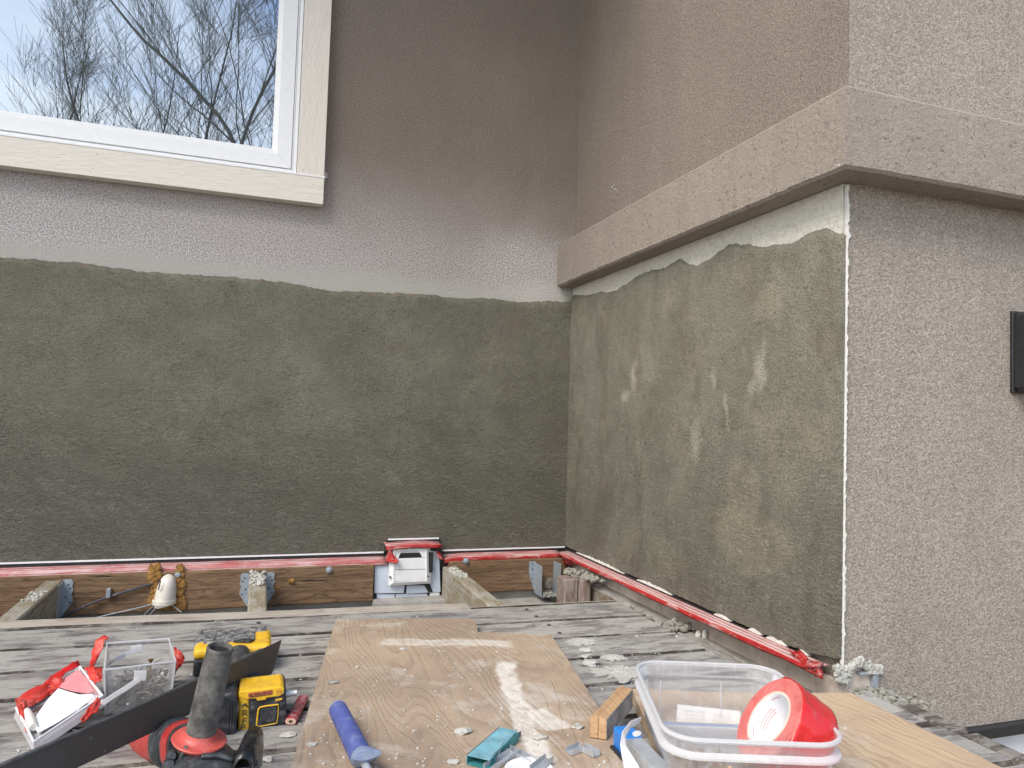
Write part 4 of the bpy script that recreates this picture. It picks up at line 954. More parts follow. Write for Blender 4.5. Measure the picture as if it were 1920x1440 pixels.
obj('panel_outline', pl_, 'drill_yellow', dr)
facebox('grip_panel', [(486, 1329), (519, 1324), (517, 1354), (485, 1358)], YD-.0006, .004, 'drill_black', .002)
ink = MB()
for pts in ([(454, 1325), (460, 1319), (466, 1327)], [(456.5, 1321.5), (463, 1323.5)], [(455, 1343), (456, 1332)], [(456, 1332), (462, 1332), (463, 1336), (457, 1338)], [(458, 1338), (464, 1342)],
            [(455, 1357), (456, 1347), (463, 1346)], [(456, 1352), (461, 1351.5)], [(452, 1368), (453, 1359)], [(453, 1359), (459, 1359), (460, 1363), (453, 1364.5)]):
    stroke(ink, pts, YD-.0016, .00055)
obj('marker_writing', ink, 'ink', dr)
lb_ = MB(); P = [at(a, b, 1, YD-.0022) for a, b in ((465, 1300), (511, 1293.5), (512, 1302), (466, 1309))]; lb_.prism(P, (0, .0006, 0)); 
for i in range(3): lb_.prism([at(a, b, 1, YD-.0024) for a, b in ((477, 1300.5+i*2.6), (509, 1296+i*2.6), (509, 1297+i*2.6), (477, 1301.5+i*2.6))], (0, .0003, 0), 1)
for a, b in ((469, 1304), (473, 1306)): lb_.prism([at(a+dx, b+dy, 1, YD-.0024) for dx, dy in ((-1.5, -2), (1.5, -2), (1.5, 2), (-1.5, 2))], (0, .0003, 0), 1)
obj('rating_label', lb_, ['label_red', 'ink'], dr)
sl_ = MB()
for i in range(4): sl_.prism([at(519+i*2.6, 1294-i*.3, 1, YD-.0021), at(520+i*2.6, 1294-i*.3, 1, YD-.0021), at(520.5+i*2.6, 1301-i*.3, 1, YD-.0021), at(519.5+i*2.6, 1301-i*.3, 1, YD-.0021)], (0, .0003, 0))
obj('vent_slot', sl_, 'label_red', dr)
for a, b in ((473, 1318), (474, 1360), (531, 1352), (532, 1318)): obj('screw', MB().lathe(dpt(a, b, YD-.0005), (0, 1, 0), [(.0001, .0006), (.0009, .0), (.0016, .0002), (.0018, .003)], 10), 'gear_metal', dr)
for a, b in ((475, 1330), (529, 1323)): obj('rubber_bump', MB().lump(dpt(a, b, YD+.001), .0045, a, 2, (.7, .35, 1.1), .1), 'drill_black', dr, smooth=True)
c0 = dpt(536, 1301, YD+.02)
obj('bit_holder', MB().lathe(c0, (1, 0, .03), [(.0001, -.01), (.0042, -.01), (.0042, .004), (.0036, .005), (.0036, .0115), (.0040, .0125), (.0001, .0125)], 16), 'silver', dr, smooth=True)
facebox('dark_boot', [(404, 1392), (407, 1304), (437, 1299), (444, 1306), (446, 1330), (440, 1396)], YD-.010, .055, 'drill_black', .005)
rbb = MB()
for dx in (0, 5, 10): stroke(rbb, [(409+dx, 1306+dx*.2), (434-dx*.2+dx*.3, 1311), (440-10+dx, 1325), (436-10+dx, 1392)], YD-.0105, .0009)
obj('boot_rib', rbb, 'drill_black', dr)
# grip going back under the blade and battery beyond it
g0, g1 = dpt(476, 1300, .955), V3((-.012, 1.10, .024))
obj('grip', MB().loft([tubering(g0.lerp(g1, t), (g1-g0).normalized(), r, .8) for t, r in ((0, .017), (.3, .016), (.7, .0165), (1, .019))]), 'drill_black', dr, smooth=True)
obj('neck', MB().prism([at(a, b, 1, .99) for a, b in ((440, 1297), (460, 1290), (475, 1292), (480, 1300), (450, 1303))], (0, .015, 0)), 'drill_yellow', dr, bevel=.002)
ty = MB().tube([at(a, b, 1, y) for a, b, y in ((476, 1297, .965), (473, 1287, .975), (484, 1281, .985), (489, 1277, .99), (493, 1271, 1.0))], .0011, 6)
obj('grip_trim', ty, 'drill_yellow', dr)
facebox('trigger_guard', [(473, 1297), (471, 1284), (490, 1272), (497, 1272), (498, 1292)], 1.0, .02, 'drill_black', .003)
bx0, bx1, by0, by1 = -.070, .030, 1.105, 1.185
obj('battery', MB().box((bx0, by0, .001), (bx1, by1, .026)), 'drill_black', dr, bevel=.004)
obj('battery_shell', MB().box((bx0-.001, by0-.0025, .024), (bx1+.002, by1, .0405)), 'drill_yellow', dr, bevel=.008, seg=4)
obj('battery_top', MB().box((bx0+.010, by0+.018, .036), (bx1-.020, by1+.003, .0425)), 'battery_top', dr, bevel=.003)
obj('battery_bumper', MB().box((bx0-.002, by0+.026, .030), (bx0+.03, by1+.004, .0435)), 'battery_top', dr, bevel=.006)
obj('battery_bumper', MB().box((bx1-.032, by1-.018, .034), (bx1-.004, by1+.004, .0440)), 'battery_top', dr, bevel=.006)
obj('battery_latch', MB().prism([V3((x, y, .0415)) for x, y in ((-.02, 1.118), (-.004, 1.128), (.008, 1.120), (.002, 1.112))], (0, 0, .0025)), 'drill_black', dr)
obj('battery_mark', MB().box((bx0+.006, by0-.003, .004), (bx0+.036, by0-.001, .022)), 'black', dr)

# carpenter pencil
pa, pb = at(545, 1354, 2, .004), at(569, 1310, 2, .004); d_ = (pb-pa); L_ = d_.length; d_.normalize(); s_ = V3((d_.y, -d_.x, 0))
pn = thing('carpenter_pencil', (pa+pb)/2-V3((0, 0, .004)), 'short flat red carpenter pencil with flaked paint on the grey deck', 'pencil')
def oct_(c, w, h): return [c+s_*x+V3((0, 0, z)) for x, z in ((-w, -h*.4), (-w*.6, -h), (w*.6, -h), (w, -h*.4), (w, h*.4), (w*.6, h), (-w*.6, h), (-w, h*.4))]
obj('barrel', MB().loft([oct_(pa+V3((0, 0, .001)), .0068, .0040), oct_(pb+V3((0, 0, .001)), .0068, .0040)]), 'pencil_red', pn, bevel=.0006)
obj('cut_end', MB().loft([oct_(pa-d_*.0004+V3((0, 0, .001)), .0060, .0034), oct_(pa+V3((0, 0, .001)), .0060, .0034)]), 'pencil_wood', pn)
obj('lead', MB().obox(pa-d_*.0006+V3((0, 0, .001)), s_*.002, d_*.0003, V3((0, 0, .0013))), 'ink', pn)
tag(obj('wire_offcut', MB().tube([at(536, 1327, 2, .004), at(546, 1334, 2, .003)], .0009, 6), 'silver'), 'short shiny wire offcut between the yellow driver and the red pencil', 'wire')

# trowel: blue handle
t0, t1 = at(632, 1327, 1, .862), at(682, 1428, 1, .738); ax2 = (t1-t0).normalized(); TL_ = (t1-t0).length
tr = thing('trowel', (t1.x, t1.y, .018), 'trowel with a worn blue handle lying on the plywood', 'trowel')
kk = lambda f_: f_*TL_
obj('handle', MB().lathe(t0, ax2, [(.0001, -.0015), (.006, -.001), (.0088, .0015), (.0100, .006), (.0103, kk(.12)), (.0104, kk(.3)), (.0108, kk(.6)), (.0110, kk(.85)), (.0108, kk(.92))], 36), 'handle_blue', tr, smooth=True)
obj('handle_end', MB().lathe(t0, ax2, [(.0001, -.0020), (.0062, -.0015), (.0090, .0010), (.0101, .004), (.0102, .0055)], 36), 'handle_worn', tr, smooth=True)
gdir = (V3((.92, -.12, .32))).normalized()
gr_ = MB(); gc = t0+ax2*kk(.95); R = []
for t, w, h in ((0, .0105, .0105), (.008, .0115, .0095), (.016, .0135, .007), (.021, .0145, .0045)):
    R.append([gc+ax2*(t-.004)+V3((.0, 0, 0))+(ax2.cross(V3((0, 0, 1))).normalized()*w*math.cos(a)*-1+ax2.cross(V3((0, 0, 1))).cross(ax2).normalized()*(h*math.sin(a)+t*.55)) for a in (2*math.pi*i/28 for i in range(28))])
obj('finger_guard', gr_.loft(R), 'handle_worn', tr, smooth=True)
obj('tang', MB().tube([gc+ax2*.008, gc+ax2*.05], .004, 10), 'silver', tr, smooth=True)
bl0 = gc+ax2*.045; bl0.z = .0195
obj('trowel_blade', MB().prism([bl0+V3(v) for v in ((-.05, .01, 0), (.05, -.01, 0), (.03, -.20, 0), (-.07, -.18, 0))], (0, 0, .0015)), 'silver', tr)

# teal folded steel stud offcut
Z1 = .0285; TA, TB2, TC, TD = at(875, 1415, 2, Z1), at(936, 1363, 2, Z1), at(970, 1370, 2, Z1), at(918, 1425, 2, Z1)
tl = thing('steel_stud_offcut', (TA+TC)/2*1.0-V3((0, 0, Z1-.018)), 'teal folded sheet metal offcut open at its near end', 'metal offcut')
obj('top_flange', MB().prism([TA, TB2, TC, TD], (0, 0, -.0008)), 'teal', tl)
dn = V3((0, 0, -(Z1-.0190)))
obj('bottom_flange', MB().prism([p_+dn+V3((.0, 0, 0)) for p_ in (TA, TB2, TC, TD)], (0, 0, .0008)), 'teal_in', tl)
obj('web', MB().prism([TA, TB2, TB2+dn, TA+dn], (TD-TA).normalized()*.0008), 'teal_in', tl)
iw = (TD-TA)*.92; obj('inner_web', MB().prism([(TA+iw).lerp(TB2+iw, .12), (TA+iw).lerp(TB2+iw, .98), (TA+iw).lerp(TB2+iw, .98)+dn, (TA+iw).lerp(TB2+iw, .12)+dn], (TD-TA).normalized()*.0008), 'teal_in', tl)

def channel(name, a, b, w, h, label, zb=.0185, mat='silver', grp='galvanised channel offcuts'):
    A, B = at(a[0], a[1], 2, zb), at(b[0], b[1], 2, zb); d = (B-A).normalized(); s = V3((-d.y, d.x, 0)); up = V3((0, 0, 1))
    mb = MB().obox((A+B)/2+up*.0004, d*((B-A).length/2), s*w, up*.0004)
    for q in (-1, 1): mb.obox((A+B)/2+up*h/2+s*w*q, d*((B-A).length/2), s*.0004, up*h/2)
    return tag(obj(name, mb, mat), label, 'metal offcut', grp)
channel('channel_offcut', (945, 1405), (1000, 1432), .0042, .005, 'grey metal channel offcut running back to the teal metal', .0188)
channel('channel_offcut', (914, 1446), (970, 1412), .0050, .006, 'grey metal channel offcut in front of the teal metal', .0188)
channel('channel_offcut', (1000, 1447), (1030, 1424), .0045, .005, 'grey metal channel offcut lying on the white lid', .0225)
channel('channel_offcut', (946, 1398), (972, 1378), .0030, .005, 'dark metal strip under the right side of the teal metal', .0188, 'gear_metal')
A_, B_ = at(932, 1432, 2, .0185), at(942, 1412, 2, .0185)
tag(obj('metal_tab', MB().prism([A_, B_, B_+V3((0, 0, .012)), A_+V3((0, 0, .008))], (.0008, .0004, 0)), 'galv'), 'small upright grey metal tab beside the teal metal', 'metal offcut')
q = at(992, 1446, 2, .0185); tag(obj('jar_cover', MB().lathe((q.x, q.y, .0183), (0, 0, 1), [(.0, .0), (.0235, 0), (.0245, .001), (.0245, .0030), (.0230, .0036), (.022, .0028), (.0, .0028)], 48), 'white_plastic', smooth=True), 'round white plastic lid under grey metal offcuts', 'lid')
cp = MB(); K = [at(1067, 1414, 2, .0188), at(1091, 1404, 2, .0188), at(1119, 1419, 2, .0188)]
for A_, B_ in ((K[0], K[1]), (K[1], K[2])):
    d = (B_-A_).normalized(); s = V3((-d.y, d.x, 0)); c_ = (A_+B_)/2; l_ = (B_-A_).length/2
    cp.obox(c_+V3((0, 0, .0004)), d*l_, s*.0045, V3((0, 0, .0004)))
    for sg in (-1, 1): cp.obox(c_+V3((0, 0, .003))+s*.0045*sg, d*l_, s*.0004, V3((0, 0, .003)))
tag(obj('metal_clip', cp, 'silver'), 'small silver bent channel clip lying alone on the plywood', 'metal clip')

# wood block made of two glued strips
A_, B_, C_ = at(1106, 1382, 2, .019), at(1137, 1388, 2, .019), at(1186, 1327, 2, .019); D_ = A_+(C_-B_); h_ = .0235
wb = thing('wood_block', (A_+C_)/2-V3((0, 0, .001)), 'small block of two orange wood strips with one grey side', 'wood block')
mA, mD = A_.lerp(B_, .48), D_.lerp(C_, .48)
up = V3((0, 0, h_)); ln_ = (C_-B_)
obj('strip', MB().prism([A_, mA, mA+up*.97, A_.lerp(mA, .55)+up*1.06, A_+up*.92], D_-A_), 'block_wood', wb, bevel=.0006)
obj('strip', MB().prism([mA+V3((.0004, 0, 0)), B_-(B_-mA)*.06, B_-(B_-mA)*.06+up*.95, mA+V3((.0004, 0, 0))+up*1.02], D_-A_), 'block_wood', wb, bevel=.0006)
obj('grey_side', MB().prism([B_-(B_-mA)*.055, B_, B_+up*.93, B_-(B_-mA)*.055+up*.955], D_-A_), 'block_grey', wb)

# blue spirit level end under the container
l0, l1 = at(1168, 1362, 2, .040), at(1268, 1462, 2, .040); dl = (l1-l0).normalized(); sl2 = V3((dl.y, -dl.x, 0))
lv = thing('spirit_level', ((l0+l1)/2).xy.to_3d(), 'blue and silver spirit level poking out under the clear container', 'spirit level')
zc = .0295
def lbox(name, t0_, t1_, w, z0, z1, mat, bev=.0008, off=0):
    c_ = l0.lerp(l1, (t0_+t1_)/2)+sl2*off; c_.z = (z0+z1)/2; return obj(name, MB().obox(c_, dl*((l1-l0).length*(t1_-t0_)/2), sl2*w, V3((0, 0, (z1-z0)/2))), mat, lv, bevel=bev)
lbox('end_cap', -.02, .22, .0105, .012, .0405, 'level_blue', .002)
lbox('top_rail', .10, 1, .0095, .0355, .0385, 'silver'); lbox('side_rail', .10, 1, .0098, .018, .0355, 'silver')
lbox('foot_rail', .0, 1, .0150, .0185, .0215, 'black')
q = at(1194, 1375, 2, .0408); obj('sticker', MB().lathe((q.x, q.y, .0402), (0, 0, 1), [(.0001, 0), (.0072, 0), (.0072, .0006), (.0001, .0006)], 28, sx=.6), 'white_plastic', lv)

# ---- clear tub with tape roll
O_ = V3((.3610, .5920, 0)); Uv = V3((.160, -.0586, 0)); Vv = V3((.0755, .206, 0)); UL, VL = Uv.length, Vv.length; ud, vd = Uv.normalized(), Vv.normalized()
TC0 = O_+Uv/2+Vv/2
tub = thing('plastic_tub', (TC0.x, TC0.y, .018), 'large clear frosted plastic tub with a stepped rim holding a red tape roll', 'plastic tub')
def rrect(ins, z, r=.034, n=9):
    hx, hy = UL/2-ins, VL/2-ins; o = []; r = max(.006, r-ins)
    for cx, cy, a0 in ((hx-r, hy-r, 0), (-hx+r, hy-r, 90), (-hx+r, -hy+r, 180), (hx-r, -hy+r, 270)):
        for i in range(n+1):
            a = math.radians(a0+90*i/n); o.append(TC0+ud*(cx+r*math.cos(a))+vd*(cy+r*math.sin(a))+V3((0, 0, z)))
    return o
RZ = .085
tb_ = MB().loft([rrect(.0035, RZ-.002), rrect(.006, RZ-.014), rrect(.0045, RZ-.0155)], 0, False)
tb_.loft([rrect(.0065, RZ-.019), rrect(.010, .045), rrect(.014, .026), rrect(.018, .0200), rrect(.026, .0195)], 0, False)
tb_.prism(rrect(.026, .0195), (0, 0, -.0006))
obj('wall', tb_, 'clear', tub, smooth=True)
rm_ = MB().loft([rrect(.0042, RZ-.004), rrect(.0012, RZ-.004), rrect(.0, RZ-.002), rrect(.0006, RZ), rrect(.0030, RZ+.0006), rrect(.0046, RZ-.0004), rrect(.0042, RZ-.004)], 0, False)
rm_.loft([rrect(.0062, RZ-.0135), rrect(.0028, RZ-.0145), rrect(.0002, RZ-.0165), rrect(.0000, RZ-.0185), rrect(.0022, RZ-.0195), rrect(.0068, RZ-.0190)], 0, False)
obj('rim', rm_, 'clear_rim', tub, smooth=True)
rr_ = MB()
for f_ in (.2, .62): 
    c_ = O_+Uv*f_+Vv*(1-.05); rr_.obox((c_.x, c_.y, .045), ud*.0006, vd*.0008, V3((0, 0, .020)))
    c_ = O_+Uv*f_+Vv*.05; rr_.obox((c_.x, c_.y, .045), ud*.0006, vd*.0008, V3((0, 0, .020)))
obj('rib', rr_, 'clear_rim', tub)
st_ = MB(); pts = [at(1201, 1350, 1, .700), at(1183, 1358, 1, .692), at(1170, 1376, 1, .683), at(1168, 1396, 1, .675), at(1173, 1412, 1, .668), at(1184, 1440, 1, .655), at(1190, 1456, 1, .65)]
ww = [.0035, .0038, .0035, .003, .0045, .0075, .0075]; R = []
for i, (p_, w_) in enumerate(zip(pts, ww)):
    t = (pts[min(i+1, 6)]-pts[max(i-1, 0)]).normalized(); sd_ = t.cross(V3((.3, 1, .2))).normalized(); nn_ = sd_.cross(t)
    R.append([p_+sd_*w_+nn_*.0007, p_-sd_*w_+nn_*.0007, p_-sd_*w_-nn_*.0007, p_+sd_*w_-nn_*.0007])
obj('strap', st_.loft(R), 'strap_clear', tub, bevel=.0005)
# paper label on the far wall inside
FARc = O_+Vv*(1-.0475)
def onfar(px, py):
    d = CF+(px-960)/FPX*CR-(py-720)/FPX*CU; o = V3((0, 0, CH)); n = vd
    return o+d*((FARc-o).dot(n)/d.dot(n))
sk = MB().prism([onfar(a, b)-vd*.0008 for a, b in ((1270, 1320), (1388, 1333), (1385, 1371), (1267, 1358))], vd*.0004)
for i in range(3): sk.prism([onfar(a, b)-vd*.0012 for a, b in ((1280+i*2, 1331+i*7), (1322, 1334+i*7), (1322, 1335.5+i*7), (1280+i*2, 1332.5+i*7))], vd*.0002, 1)
for i in range(7): sk.prism([onfar(a, b)-vd*.0012 for a, b in ((1338+i*5, 1336+i*.6), (1339.5+i*5, 1336.2+i*.6), (1338.5+i*5, 1358+i*.6), (1337+i*5, 1358+i*.6))], vd*.0002, 1)
obj('paper_label', sk, ['label_paper', 'label_ink'], tub)
# odds and ends in the tub
def screw(mb, c, d, L, r=.0012, head=True, mi=0):
    d = V3(d).normalized(); mb.tube([V3(c), V3(c)+d*L], [r, r*.35], 6, mi)
    if head: mb.lathe(c, d, [(.0001, -.0006), (r*2.3, -.0004), (r*1.1, .0022)], 10, mi)
tj = MB(); rnd = random.Random(12)
for k_ in range(85):
    c_ = TC0+ud*rnd.uniform(-.06, .03)+vd*rnd.uniform(-.085, .01)+V3((0, 0, rnd.uniform(.021, .030))); a = rnd.uniform(0, 6.28)
    screw(tj, c_, (math.cos(a), math.sin(a), rnd.uniform(-.15, .15)), rnd.uniform(.012, .028), .0011)
tag(obj('screw_pile', tj, 'brass'), 'loose brassy screws on the floor of the large clear tub', kind='stuff')

# red tape roll leaning in the tub
dsp = .725; fcx = CF*dsp+CR*((1441-960)/FPX*dsp)-CU*((1347-720)/FPX*dsp)+V3((0, 0, CH))
vdir = (V3((0, 0, CH))-fcx).normalized()
# face normal: 58 degrees off the line of sight, leaning towards the photo's upper left
a_ = (-CR*.79+CU*.61); a_ = (a_-vdir*a_.dot(vdir)).normalized(); fn = (vdir*.53+a_*.848).normalized()
roll = thing('tape_roll', fcx-V3((0, 0, .04)), 'large roll of red tape with a white cardboard core leaning in the clear tub', 'tape roll')
RO, RI, WID = .0445, .0280, .040
obj('wound_tape', MB().lathe(fcx, -fn, [(RI+.0012, .0), (RO-.0006, 0), (RO, .0006), (RO, WID-.0006), (RO-.0006, WID), (RI+.0012, WID)], 96, caps=False), 'tape_wound', roll, smooth=True)
obj('core', MB().lathe(fcx, -fn, [(RI-.0010, -.0004), (RI+.0014, -.0004), (RI+.0014, WID), (RI-.0010, WID), (RI-.001, -.0004)], 96, caps=False), 'core_card', roll, smooth=True)
obj('core_liner', MB().lathe(fcx, -fn, [(RI-.0014, 0.0004), (RI-.0010, 0.0002), (RI-.0010, WID-.001), (RI-.0014, WID-.001), (RI-.0014, .0004)], 96, caps=False), 'core_white', roll, smooth=True)
# film layer hanging loose over the outer side
u_ = (CU-fn*CU.dot(fn)).normalized(); w_ = fn.cross(u_)
def cyl(ang, r, h): return fcx-fn*h+(u_*math.cos(ang)+w_*math.sin(ang))*r
sgn = 1 if w_.dot(CR) > 0 else -1
fm_ = MB(); R = []
for i in range(46):
    a = math.radians(-30+i*3.6); rr2 = RO+.0008+(.0016 if i > 18 else 0)*max(0, nz1(i*.4, 1)+.6)+max(0, (i-30))*.0005; row = []
    for j in range(14):
        h = -.0005+(WID+.004)*j/13; row.append(cyl(sgn*a, rr2+.0016*noise.noise(V3((i*.22, j*.35, 3)))*min(1, i/14), h))
    R.append(row)
fm_.loft(R, 0, False, False); fo = obj('loose_film', fm_, 'tape_film', roll, smooth=True); sm_ = fo.modifiers.new('solid', 'SOLIDIFY'); sm_.thickness = .0005
# faint red print inside the white core: short dashes following the curve of the far inner side
pr = MB(); 
for row, (hh, a0, a1) in enumerate(((.012, -28, 24), (.0150, -30, 26), (.018, -26, 20), (.0045, 30, 62), (.0045, -70, -45))):
    a = a0
    while a < a1:
        st2 = rnd.uniform(1.6, 3.4)
        def ip(ang, h): 
            A = math.radians(ang)-sgn*math.radians(100); return fcx-fn*h+(u_*math.cos(A)+w_*math.sin(A))*(RI-.0016)
        pr.add([ip(a, hh), ip(a+st2, hh), ip(a+st2, hh+.0011), ip(a, hh+.0011)], [(0, 1, 2, 3)]); a += st2+1.0
obj('core_print', pr, 'print_red', roll)

# ---- clear open box of screws
bx = thing('screw_box', (-.12, 1.04, 0), 'small clear plastic box of screws with folding latches on the grey deck', 'plastic box')
B0 = [V3((-.157, .998, .002)), V3((-.087, .994, .002)), V3((-.092, 1.080, .002)), V3((-.162, 1.084, .002))]
Btop = [at(196, 1256, 2, .062), at(329, 1240, 2, .062), at(317, 1198, 2, .062), at(201, 1206, 2, .062)]
wl = MB()
for i in range(4): wl.add([B0[i], B0[(i+1) % 4], Btop[(i+1) % 4], Btop[i]], [(0, 1, 2, 3)])
wl.add(B0, [(3, 2, 1, 0)]); wo = obj('wall', wl, 'clear_thin', bx); 
obj('rim', MB().tube(Btop+[Btop[0]], .0013, 6), 'clear_rim', bx)
for i in (0, 1): obj('corner_post', MB().tube([B0[i], Btop[i]], .0013, 6), 'clear_rim', bx)
def lt(pts, y, w):
    P = [at(a, b, 1, y_) for (a, b), y_ in zip(pts, y)]; R = []
    for i, p_ in enumerate(P):
        t = (P[min(i+1, len(P)-1)]-P[max(i-1, 0)]).normalized(); s = t.cross(V3((0, 1, 0))).normalized(); R.append([p_+s*w, p_-s*w, p_-s*w-V3((0, .0012, 0)), p_+s*w-V3((0, .0012, 0))])
    return MB().loft(R)
obj('latch', lt([(264, 1271), (240, 1288), (215, 1303), (196, 1316), (189, 1316)], [.955, .955, .955, .955, .957], .0030), 'strap_clear', bx, bevel=.0006)
obj('latch', lt([(257, 1217), (235, 1227), (215, 1237), (203, 1245)], [1.05, 1.045, 1.03, 1.01], .0026), 'clear_rim', bx, bevel=.0006)
def plate(pts, y): return MB().prism([at(a, b, 1, y) for a, b in pts], (0, .0012, 0))
obj('latch_plate', plate([(252, 1258), (275, 1257), (274, 1277), (250, 1276)], .973), 'clear_rim', bx, bevel=.0006)
obj('latch_plate', plate([(245, 1211), (267, 1208), (266, 1224), (245, 1223)], 1.055), 'clear_rim', bx, bevel=.0006)
sp_ = MB(); rnd = random.Random(5)
for k_ in range(190):
    c_ = V3((rnd.uniform(-.148, -.098), rnd.uniform(1.005, 1.070), rnd.uniform(.004, .034))); a = rnd.uniform(0, 6.28)
    screw(sp_, c_, (math.cos(a), math.sin(a), rnd.uniform(-.5, .6)), rnd.uniform(.012, .024), .0010)
tag(obj('screw_pile', sp_, 'screw_steel'), 'heap of grey screws filling the small clear box', kind='stuff')
s1_ = MB(); q = at(283, 1237, 1, 1.02); screw(s1_, q, (-.05, 0, -1), .03, .0016); tag(obj('brass_screw', s1_, 'brass', smooth=True), 'brass screw standing upright out of the screw heap', 'screw')

# ---- tilted frosted lid wrapped with red tape
Lc = [at(31, 1327, 2, .016), at(150, 1250, 2, .030), at(192, 1305, 2, .034), at(64, 1391, 2, .012)]
nl = (Lc[1]-Lc[0]).cross(Lc[3]-Lc[0]).normalized(); nl = nl if nl.z > 0 else -nl
lid = thing('box_lid', ((Lc[0]+Lc[2])/2).xy.to_3d(), 'frosted box lid smeared white and wrapped in torn red tape', 'box lid')
cen = sum(Lc, V3((0, 0, 0)))/4
inn = [c_+(cen-c_)*.10-nl*.0075 for c_ in Lc]
obj('tray', MB().prism([v-nl*.0006 for v in inn], nl*.0010), 'frost', lid)
sw = MB()
for i in range(4): sw.add([Lc[i], Lc[(i+1) % 4], inn[(i+1) % 4], inn[i]], [(0, 1, 2, 3)])
for i in range(4): o1_ = [c_+(c_-cen).normalized()*.004-nl*.011 for c_ in Lc]; sw.add([Lc[i], Lc[(i+1) % 4], o1_[(i+1) % 4], o1_[i]], [(0, 1, 2, 3)])
obj('side_wall', sw, 'frost', lid)
obj('rim', MB().tube(Lc+[Lc[0]], .0016, 6), 'white_plastic', lid)
def onlid(px, py, up_=0):
    d = CF+(px-960)/FPX*CR-(py-720)/FPX*CU; o = V3((0, 0, CH)); return o+d*((cen-nl*.0075-o).dot(nl)/d.dot(nl))+nl*up_
obj('white_smear', MB().prism([onlid(a, b, .0034) for a, b in ((72, 1381), (60, 1362), (90, 1318), (110, 1297), (128, 1303), (150, 1309), (170, 1309), (184, 1309), (150, 1334), (110, 1360))], nl*.0010), 'core_white', lid)
obj('pink_film', MB().prism([onlid(a, b, .0048) for a, b in ((112, 1296), (125, 1278), (148, 1262), (160, 1278), (178, 1302), (168, 1308), (138, 1304))], nl*.0008), 'tape_pink', lid)
def lidtape(*rs): return [[onlid(a, b, u) for a, b, u in r] for r in rs]
crumple('tape_scrap', 31, lidtape([(95, 1283, .010), (122, 1266, .010), (150, 1249, .010)], [(96, 1290, .006), (124, 1271, .006), (150, 1256, .006)]), 'tape_film', 'red tape along the far edge of the frosted lid')
crumple('tape_scrap', 33, lidtape([(30, 1326, .010), (60, 1310, .012), (98, 1288, .012), (118, 1284, .010)], [(34, 1334, .008), (62, 1322, .006), (95, 1297, .004), (118, 1290, .004)], [(52, 1334, .005), (62, 1328, .003), (88, 1308, .002), (108, 1296, .002)]), 'tape_flap_red', 'wide wrinkled red tape strip on the left side of the frosted lid')
crumple('tape_scrap', 37, lidtape([(29, 1326, .010), (40, 1326, .010), (50, 1330, .010)], [(34, 1342, .008), (44, 1342, .008), (50, 1340, .006)], [(44, 1362, .004), (52, 1360, .004), (58, 1356, .004)], [(52, 1378, .002), (56, 1376, .003), (62, 1372, .003)]), 'tape_flap_red', 'red tape folded round the lower left end of the frosted lid')
crumple('tape_scrap', 41, rows([(168, 1250, 1, 1.08), (176, 1252, 1, 1.08)], [(172, 1222, 1, 1.08), (186, 1225, 1, 1.07)], [(180, 1200, 1, 1.09), (196, 1203, 1, 1.08)], [(196, 1189, 1, 1.10), (202, 1196, 1, 1.09)]), 'tape_flap_red', 'pointed red tape tail standing up beside the clear screw box', )
crumple('tape_scrap', 43, rows([(158, 1252, 1, 1.06), (170, 1248, 1, 1.05), (190, 1252, 1, 1.04)], [(164, 1264, 1, 1.04), (180, 1262, 1, 1.02), (193, 1264, 1, 1.02)], [(176, 1282, 1, 1.01), (186, 1276, 1, 1.0), (190, 1280, 1, 1.0)]), 'tape_flap_red', 'crumpled red tape wad between the frosted lid and the clear screw box')
crumple('tape_scrap', 47, rows([(183, 1306, 1, .96), (189, 1310, 1, .96), (191, 1318, 1, .96)], [(165, 1328, 1, .95), (176, 1332, 1, .95), (184, 1332, 1, .95)], [(150, 1350, 1, .93), (153, 1356, 1, .93), (160, 1352, 1, .93)]), 'tape_flap_red', 'red tape scrap hanging below the near right side of the frosted lid')
crumple('tape_scrap', 53, rows([(326, 1213, 1, 1.12), (338, 1220, 1, 1.11), (346, 1232, 1, 1.11)], [(328, 1235, 1, 1.10), (336, 1238, 1, 1.10), (345, 1240, 1, 1.10)], [(327, 1266, 1, 1.08), (332, 1256, 1, 1.08), (342, 1243, 1, 1.09)]), 'tape_flap_red', 'red tape scrap sticking out behind the right side of the screw box')
tag(obj('pale_plastic_tube', MB().tube([onlid(52, 1342, .006), onlid(58, 1358, .006), onlid(64, 1374, .006)], [.0035, .0048, .004], 12), 'cap_white', smooth=True), 'small cream plug at the low end of the frosted lid', 'plug')

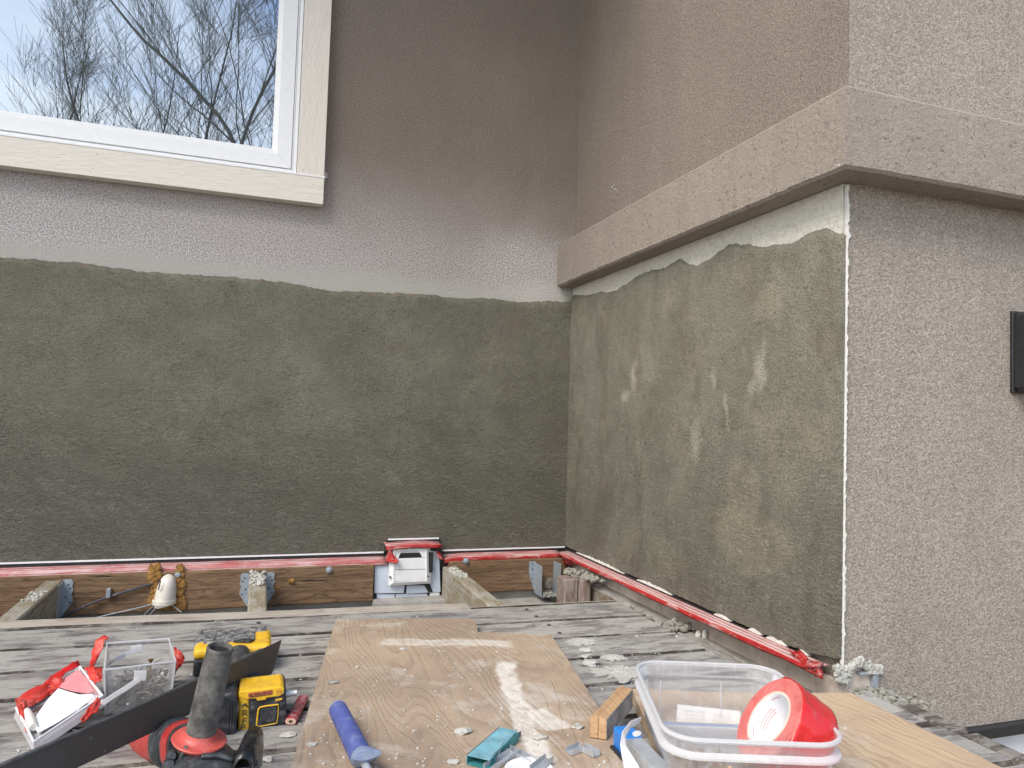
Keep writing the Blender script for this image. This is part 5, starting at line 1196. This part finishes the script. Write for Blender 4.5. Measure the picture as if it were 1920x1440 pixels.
# ---- black wall lamp at the right edge
c0 = at(1892, 583, 1, YC); c1 = at(1892, 738, 1, YC)
lm = thing('wall_lamp', (c0.x+.06, YC, c1.z), 'black wall lamp with slanted edges on the right stucco wall', 'wall lamp')
x0, x1, z0, z1 = c0.x+.004, c0.x+.125, c1.z+.003, c0.z-.002
obj('back_plate', MB().box((x0-.002, YC-.006, z0-.002), (x1+.002, YC+.002, z1+.002)), 'black', lm, bevel=.002)
lmb = MB(); o_ = [(x0, z0), (x1, z0), (x1, z1), (x0, z1)]; s5 = .013
lmb.loft([[V3((x, YC-.006, z)) for x, z in ((x0, z0+.008), (x0+.008, z0), (x1-.008, z0), (x1, z0+.008), (x1, z1-.008), (x1-.008, z1), (x0+.008, z1), (x0, z1-.008))],
          [V3((x, YC-.040, z)) for x, z in ((x0, z0+.008), (x0+.008, z0), (x1-.008, z0), (x1, z0+.008), (x1, z1-.008), (x1-.008, z1), (x0+.008, z1), (x0, z1-.008))],
          [V3((x, YC-.052, z)) for x, z in ((x0+s5, z0+.014), (x0+.020, z0+s5), (x1-.020, z0+s5), (x1-s5, z0+.014), (x1-s5, z1-.014), (x1-.020, z1-s5), (x0+.020, z1-s5), (x0+s5, z1-.014))]])
obj('housing', lmb, 'black', lm, bevel=.0012)

# ---- bare trees behind the camera, seen mirrored in the window
def tree(name, base, h, lean, seed, label, r0=.11, dens=1.0, spread=.5):
    rn = random.Random(seed); tk = MB(); br = MB()
    def limb(mb, p, d, L, r, lvl):
        n = max(3, int(L/ (.5 if lvl < 2 else .3))); pts = [p]; q = p.copy(); dd = d.copy(); jt = (.07, .09, .09, .10)[lvl]
        for i in range(n):
            dd = (dd+V3((rn.gauss(0, jt), rn.gauss(0, jt), rn.gauss(.05 if lvl else .004, .04)))).normalized(); q = q+dd*L/n; pts.append(q.copy())
        rr = [max(.0034, r*(1-.8*i/n)) for i in range(n+1)]
        mb.tube(pts, rr, 7 if lvl == 0 else (4 if lvl == 1 else 3), caps=False)
        if lvl >= 3: return
        m = int((19, 9, 7)[lvl]*dens+rn.random())
        for j in range(m):
            t = rn.uniform(.22 if lvl == 0 else .10, .97); i = int(t*n); b = pts[i].lerp(pts[min(i+1, n)], t*n-i)
            a = rn.uniform(0, 6.283); side = V3((math.cos(a), math.sin(a), 0)); nd = (dd*rn.uniform(.7, 1.1)+side*rn.uniform(.3, .75)*(1+spread*.4)+V3((0, 0, rn.uniform(.0, .35)))).normalized()
            limb(br, b, nd, L*rn.uniform(.28, .50)*(1.15-.5*t) if lvl < 2 else rn.uniform(.35, .95), rr[i]*rn.uniform(.30, .5), lvl+1)
    limb(tk, V3(base), V3(lean).normalized(), h, r0, 0)
    root = thing(name, base, label, 'tree', 'bare trees behind the camera mirrored in the window')
    obj('trunk', tk, 'bark', root, smooth=True); obj('branches', br, 'bark', root, smooth=True)
G0 = -.62
tree('bare_tree', (1.9, -13, G0), 14.5, (-.50, 0, 1), 3, 'big bare tree leaning left in the middle of the window reflection', .085, .85)
tree('bare_tree', (-.9, -14, G0), 15.0, (-.08, .02, 1), 8, 'bare tree with pale upright trunk right of centre in the window reflection', .055, .8)
tree('bare_tree', (3.7, -13, G0), 15.0, (-.48, 0, 1), 21, 'tall bare tree filling the right edge of the window reflection', .08, .95)
tree('bare_tree', (-1.9, -15, G0), 11.2, (.03, 0, 1), 14, 'dense low bare tree under the leaning trunk in the window reflection', .07, 1.05, .3)
tree('bare_tree', (-3.4, -16, G0), 11.4, (.03, 0, 1), 15, 'mid height bare tree left of the dense cluster in the window reflection', .075, 1.1, .2)
tree('bare_tree', (-.5, -16, G0), 11.2, (-.02, 0, 1), 19, 'bushy bare tree low at the right of the window reflection', .07, 1.1, .4)
tree('bare_tree', (-5.3, -16, G0), 10.2, (.02, 0, 1), 26, 'slim bare tree standing alone at the left of the window reflection', .045, .8, .0)
tree('bare_tree', (-4.4, -17, G0), 10.9, (.0, 0, 1), 31, 'narrow bare tree second from the left in the window reflection', .045, .8, .0)
